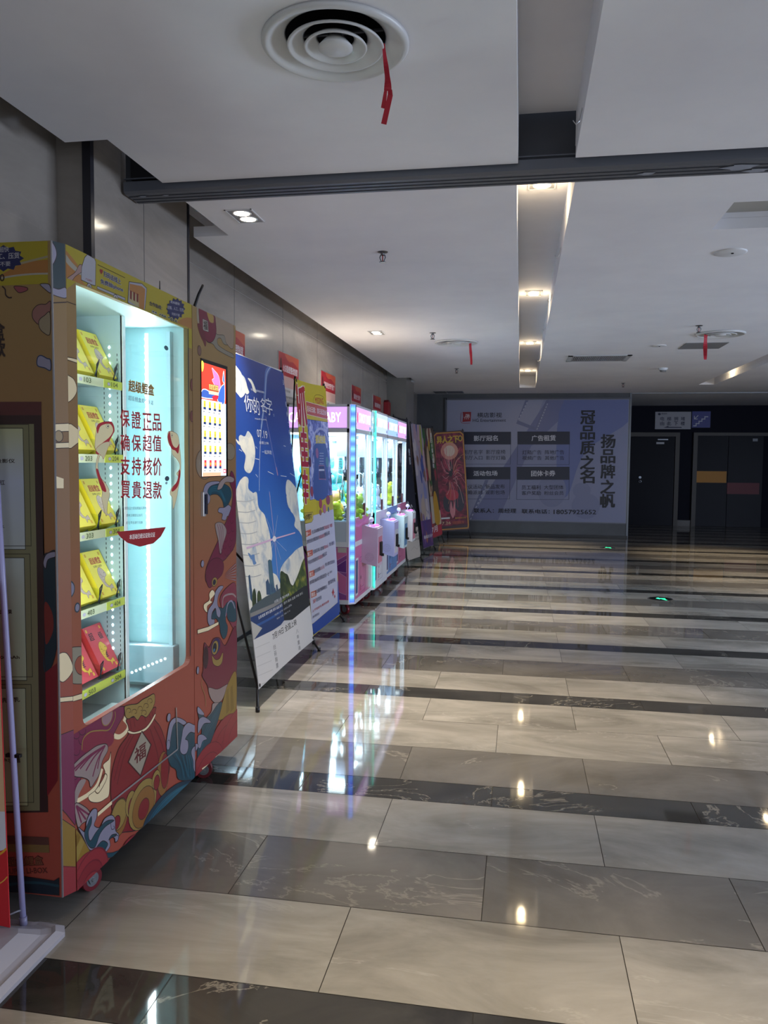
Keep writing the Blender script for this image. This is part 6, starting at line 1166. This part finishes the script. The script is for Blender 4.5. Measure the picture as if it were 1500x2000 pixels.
# plush prizes
def plush(name, label, x, y, z, s, colr, ears='round', tone=None, rz=0.0, cat='plush toy'):
    t = thing(name, label, cat, (x, y, z), 'plush prizes inside the claw machines'); m = cloudy('plush_'+colr.strip('#')+str(int(s*1000)), colr, colr, tone or colr, 40)
    R_ = lambda dx, dy, dz: (x+s*(dx*math.cos(rz)-dy*math.sin(rz)), y+s*(dx*math.sin(rz)+dy*math.cos(rz)), z+s*dz)
    b = B(); b.ball(R_(0, 0, .42), s*.46, m, 18, 12, (1, 1, .95), None, .12, s*10); b.build('body', t)
    b = B(); b.ball(R_(.12, -.1, 1.02), s*.36, m, 18, 12, (1, 1, .9), None, .08, s*7)
    b.ball(R_(.30, -.30, .95), s*.13, mat(tone or '#F0EAE0', .8), 12, 8); h = b.build('head', t)
    e = B()
    for k in (-1, 1):
        if ears == 'long': e.ball(R_(.1, k*.18-.1, 1.5), s*.13, m, 10, 8, (.7, .7, 2.2))
        else: e.ball(R_(.1, k*.27-.1, 1.30), s*.13, m, 12, 8)
    e.build('ears', h)
    for k in (-1, 1):
        a = B(); a.ball(R_(.25, k*.38, .45), s*.15, m, 12, 8, (1.5, .9, .9)); a.build('arm', t)
        a = B(); a.ball(R_(.38, k*.25, .12), s*.17, m, 12, 8, (1.3, 1, .8)); a.build('leg', t)
    ey = B()
    for k in (-1, 1): ey.ball(R_(.38, k*.1-.28, 1.1), s*.035, blk, 8, 6)
    ey.build('eyes', h); return t
Y = 6.80
for (x, y, z, s_, c_, e_, tn, rz, nm, lb) in (
    (-1.88, Y+.16, .842, .17, '#D8DC30', 'round', '#E8E860', -1.2, 'plush_toy', 'bright yellow plush at the wall end of the pink claw machine by the yellow banner'),
    (-1.515, Y+.10, .842, .095, '#8E9AA6', 'round', '#C8D0D8', -1.5, 'plush_bear', 'grey plush bear beside the blue glowing strip of the claw machine'),
    (-1.63, Y+.13, .842, .125, '#C4D428', 'round', '#DCEB5A', -1.3, 'plush_toy', 'yellow-green plush left of the grey bear in the claw machine with the blue strip'),
    (-1.52, Y+.28, .842, .165, '#9AC82E', 'round', '#C8E85A', -1.0, 'plush_toy', 'green plush behind the grey bear in the claw machine with the blue strip'),
    (-1.70, Y+.36, .842, .19, '#E8B86A', 'round', '#E8A0A8', -1.1, 'plush_toy', 'orange and pink plush behind the yellow-green one in the claw machine'),
    (-1.53, Y+.56, .842, .16, '#A8D04A', 'round', '#D8F080', -.6, 'plush_toy', 'small light green plush beside the sliding door of the pink claw machine'),
    (-1.74, Y+.66, .98, .25, '#4AA8B4', 'long', '#8AD0D8', -1.1, 'plush_rabbit', 'large turquoise plush rabbit high at the rear of the pink claw machine'),
    (-1.97, Y+.36, 1.10, .19, '#5AB4C0', 'long', '#9ADCE4', -.9, 'plush_rabbit', 'turquoise plush rabbit against the wall panel above the bright yellow plush'),
    (-1.62, 7.62+.30, .842, .20, '#D8E4EC', 'round', '#F0F4F8', -.8, 'plush_bear', 'white plush bear in the white claw machine'),
    (-1.85, 7.62+.56, .95, .22, '#E0CC6A', 'round', '#F0E09A', -.8, 'plush_toy', 'pale yellow plush at the back of the white claw machine'),
    (-1.64, 8.42+.4, .842, .19, '#C8D8E4', 'round', '#E8A8A8', -.7, 'plush_toy', 'pale plush in the blue claw machine'),
    (-1.62, 9.20+.42, .842, .20, '#D8E020', 'round', '#F0F060', -.7, 'plush_toy', 'bright yellow plush in the claw machine next to the black banner')):
    plush(nm, lb, x, y, z+.006, s_, c_, e_, tn, rz)
# ================================================================== BIG SIGN ON THE END WALL
SX0, SX1, SZ0_, SZ1_ = -1.42, 1.955, .272, 2.575; SYW = 15.17
t = thing('lightbox_sign', 'large unlit pale cinema advertising sign covering the end wall', 'sign', (.27, 15.2, SZ0_), None)
b = B(); b.box((SX0, SYW, SZ0_), (SX1, 15.215, SZ1_), mat('#8A8D96', .4), .006); fo_ = b.build('panel', t)
c = Canvas((SX0, SYW, SZ0_), (1, 0, 0), (0, 0, 1), SX1-SX0, SZ1_-SZ0_, .0015, .00008); c.clipr = (.012, SX1-SX0-.012, .012, SZ1_-SZ0_-.012)
c.rect(0, 4, 0, 3, mat('#8388A6', .4)); E0 = (860, 740, 3.947)
c.poly([(50, 160), (800, 150), (420, 1120), (50, 1120)], mat('#8F92AA', .4), None, .001, False, True, E0); c.poly([(830, 150), (1100, 150), (700, 520), (560, 830), (430, 1120), (200, 1120)], mat('#6E7296', .4), None, .001, False, True, E0); c.poly([(960, 150), (1450, 150), (1450, 330), (1120, 560), (980, 900), (900, 800)], mat('#6670A0', .4), None, .001, True, True, E0)
fm = mat('#6A6E8E', .4)
c.poly([(655, 165), (680, 165), (600, 320), (735, 375), (740, 400), (585, 345)], fm, None, .001, False, True, E0); c.poly([(815, 165), (838, 165), (750, 400), (725, 395)], fm, None, .001, False, True, E0)
for k in range(10): c.poly([(822-8.6*k, 190+21*k), (830-8.6*k, 190+21*k), (826-8.6*k, 203+21*k), (818-8.6*k, 203+21*k)], mat('#A0A2B8', .4), None, .001, False, True, E0)
for k in range(6): c.poly([(664-12*k, 180+24*k), (672-12*k, 180+24*k), (668-12*k, 193+24*k), (660-12*k, 193+24*k)], mat('#A0A2B8', .4), None, .001, False, True, E0)
c.poly([(345, 780), (372, 780), (240, 1100), (212, 1100)], fm, None, .001, False, True, E0)
for k in range(9): c.poly([(345-14*k, 830+30*k), (355-14*k, 830+30*k), (349-14*k, 846+30*k), (339-14*k, 846+30*k)], mat('#A0A2B8', .4), None, .001, False, True, E0)
for (x, y, rx, ry) in ((860, 860, 110, 130), (1090, 860, 70, 60), (1120, 980, 110, 100)): c.oval(x, y, rx, ry, mat('#7A7F9E', .4), None, .001, True, E0)
lr = mat('#8A1A26', .4); dkk = mat('#1A1C24', .5)
c.poly([(172, 255), (238, 255), (234, 328), (170, 332), (176, 290)], lr, None, .001, False, True, E0); c.stroke([(163, 258), (158, 290), (165, 338), (230, 340)], lr, .008, False, True, True, E0)
for k in range(3): c.stroke([(188+14*k, 312), (200+10*k, 272), (210+8*k, 300)], mat('#C8BCC0', .4), .008, False, True, True, E0)
c.stroke([(182, 298), (226, 282)], mat('#C8BCC0', .4), .008, False, False, True, E0)
c.textpx('横店影视', (284, 298), (474, 298), (284, 260), dkk, .01, E0); c.textpx('HG Entertainment', (250, 332), (505, 330), (250, 308), dkk, .01, E0)
nb_ = mat('#1C2036', .4); wl = mat('#B9BAC4', .5)
for (x0, y0_, x1, y1_, h0, bt, ttl, l1, l2) in ((150, 408, 545, 505, 0, 658, '影厅冠名', '影厅名字  影厅座椅', '影厅入口  影厅灯箱'), (595, 406, 998, 505, 0, 660, '广告租赁', '灯箱广告  阵地广告', '视频广告  其他广告'), (150, 680, 540, 774, 0, 925, '活动包场', '会议活动  新品发布', '新婚派对  观影包场'), (590, 678, 996, 777, 0, 930, '团体卡券', '员工福利  大型团体', '客户奖励  粉丝会员')):
    c.poly([(x0, y0_), (x1, y0_), (x1, y1_), (x0, y1_)], nb_, None, .001, False, True, E0); c.stroke([(x0+1, y1_), (x1-3, y1_), (x1-5, bt), (x0-2, bt)], mat('#3A3E58', .4), .006, True, False, True, E0)
    xm = (x0+x1)/2+(0 if x0 > 300 else 3); c.textpx(ttl, (xm-92, y1_-26), (xm+92, y1_-28), (xm-92, y0_+30), wl, .035, E0)
    lo, hi = (632, 955) if x0 > 300 else (180, 502); off_ = 0 if y0_ < 600 else -5
    c.textpx(l1, (lo+off_, bt-76), (hi+off_, bt-78), (lo+off_, bt-110), dkk, 0, E0); c.textpx(l2, (lo+off_, bt-34), (hi+off_, bt-34), (lo+off_, bt-66), dkk, 0, E0)
for (s_, x0, x1, tops) in (('冠品质之名', 1082, 1190, (245, 362, 478, 592, 700)), ('扬品牌之帆', 1240, 1348, (428, 545, 662, 780, 888))):
    for ch_, y_ in zip(s_, tops): c.textpx(ch_, (x0-(y_-240)*.008, y_+104), (x1-(y_-240)*.008, y_+104), (x0, y_), dkk, .035, E0)
c.textpx('联系人：周经理', (258, 1032), (585, 1034), (258, 998), dkk, .025, E0); c.textpx('联系电话：', (628, 1036), (842, 1040), (628, 1003), dkk, .025, E0); c.textpx('18057925652', (874, 1042), (1200, 1044), (874, 1008), dkk, .025, E0)
c.build('print', fo_)
b = B(); fr_ = mat('#5A5C66', .4, .4); b.box((SX0-.02, SYW+.004, SZ1_), (SX1+.02, 15.215, SZ1_+.03), fr_); b.box((SX0-.03, SYW+.004, SZ0_-.02), (SX0, 15.215, SZ1_+.03), fr_); b.box((SX0, SYW+.004, SZ0_-.02), (SX1, 15.215, SZ0_), fr_); b.build('frame', t)
# signs over the far doors
t = thing('direction_sign', 'white direction sign with a left arrow above the far door', 'sign', (3.33, 18.5, 2.16))
b = B(); b.box((2.955, 18.53, 2.165), (3.72, 18.548, 2.552), mat('#A9A9B4', .4)); bo = b.build('panel', t)
c = Canvas((2.955, 18.53, 2.165), (1, 0, 0), (0, 0, 1), .765, .387, .002, .0004); dk2 = mat('#2A3050', .5)
for i, ch in enumerate('电梯拥堵'): c.text(ch, .11+.147*i, .19, .085, .085, dk2, .01)
for i, ch in enumerate('由此下楼'): c.text(ch, .11+.147*i, .085, .085, .085, dk2, .01)
c.poly([(.18, .035), (.30, .075), (.28, .05), (.57, .05), (.57, .03), (.28, .03)], dk2, None, .001, False, False); c.oval(.085, .335, .03, .025, dk2); c.text('横店影视', .13, .33, .12, .03, dk2, 0); c.build('print', bo)
t = thing('stairs_sign', 'dark blue stairs pictogram sign right of the direction sign', 'sign', (3.92, 18.5, 2.2))
b = B(); b.box((3.74, 18.53, 2.20), (4.13, 18.548, 2.56), mat('#202A8A', .4)); bo = b.build('panel', t)
c = Canvas((3.74, 18.53, 2.20), (1, 0, 0), (0, 0, 1), .39, .36, .002, .0004); wl2 = mat('#C8CCE0', .5)
c.stroke([(.03, .04), (.09, .04), (.09, .09), (.15, .09), (.15, .14), (.21, .14), (.21, .19), (.27, .19), (.27, .24), (.34, .24)], wl2, .022, False, False, False); c.stroke([(.13, .27), (.05, .19)], wl2, .016, False, False, False); c.stroke([(.05, .26), (.05, .19), (.12, .19)], wl2, .016, False, False, False); c.build('print', bo)
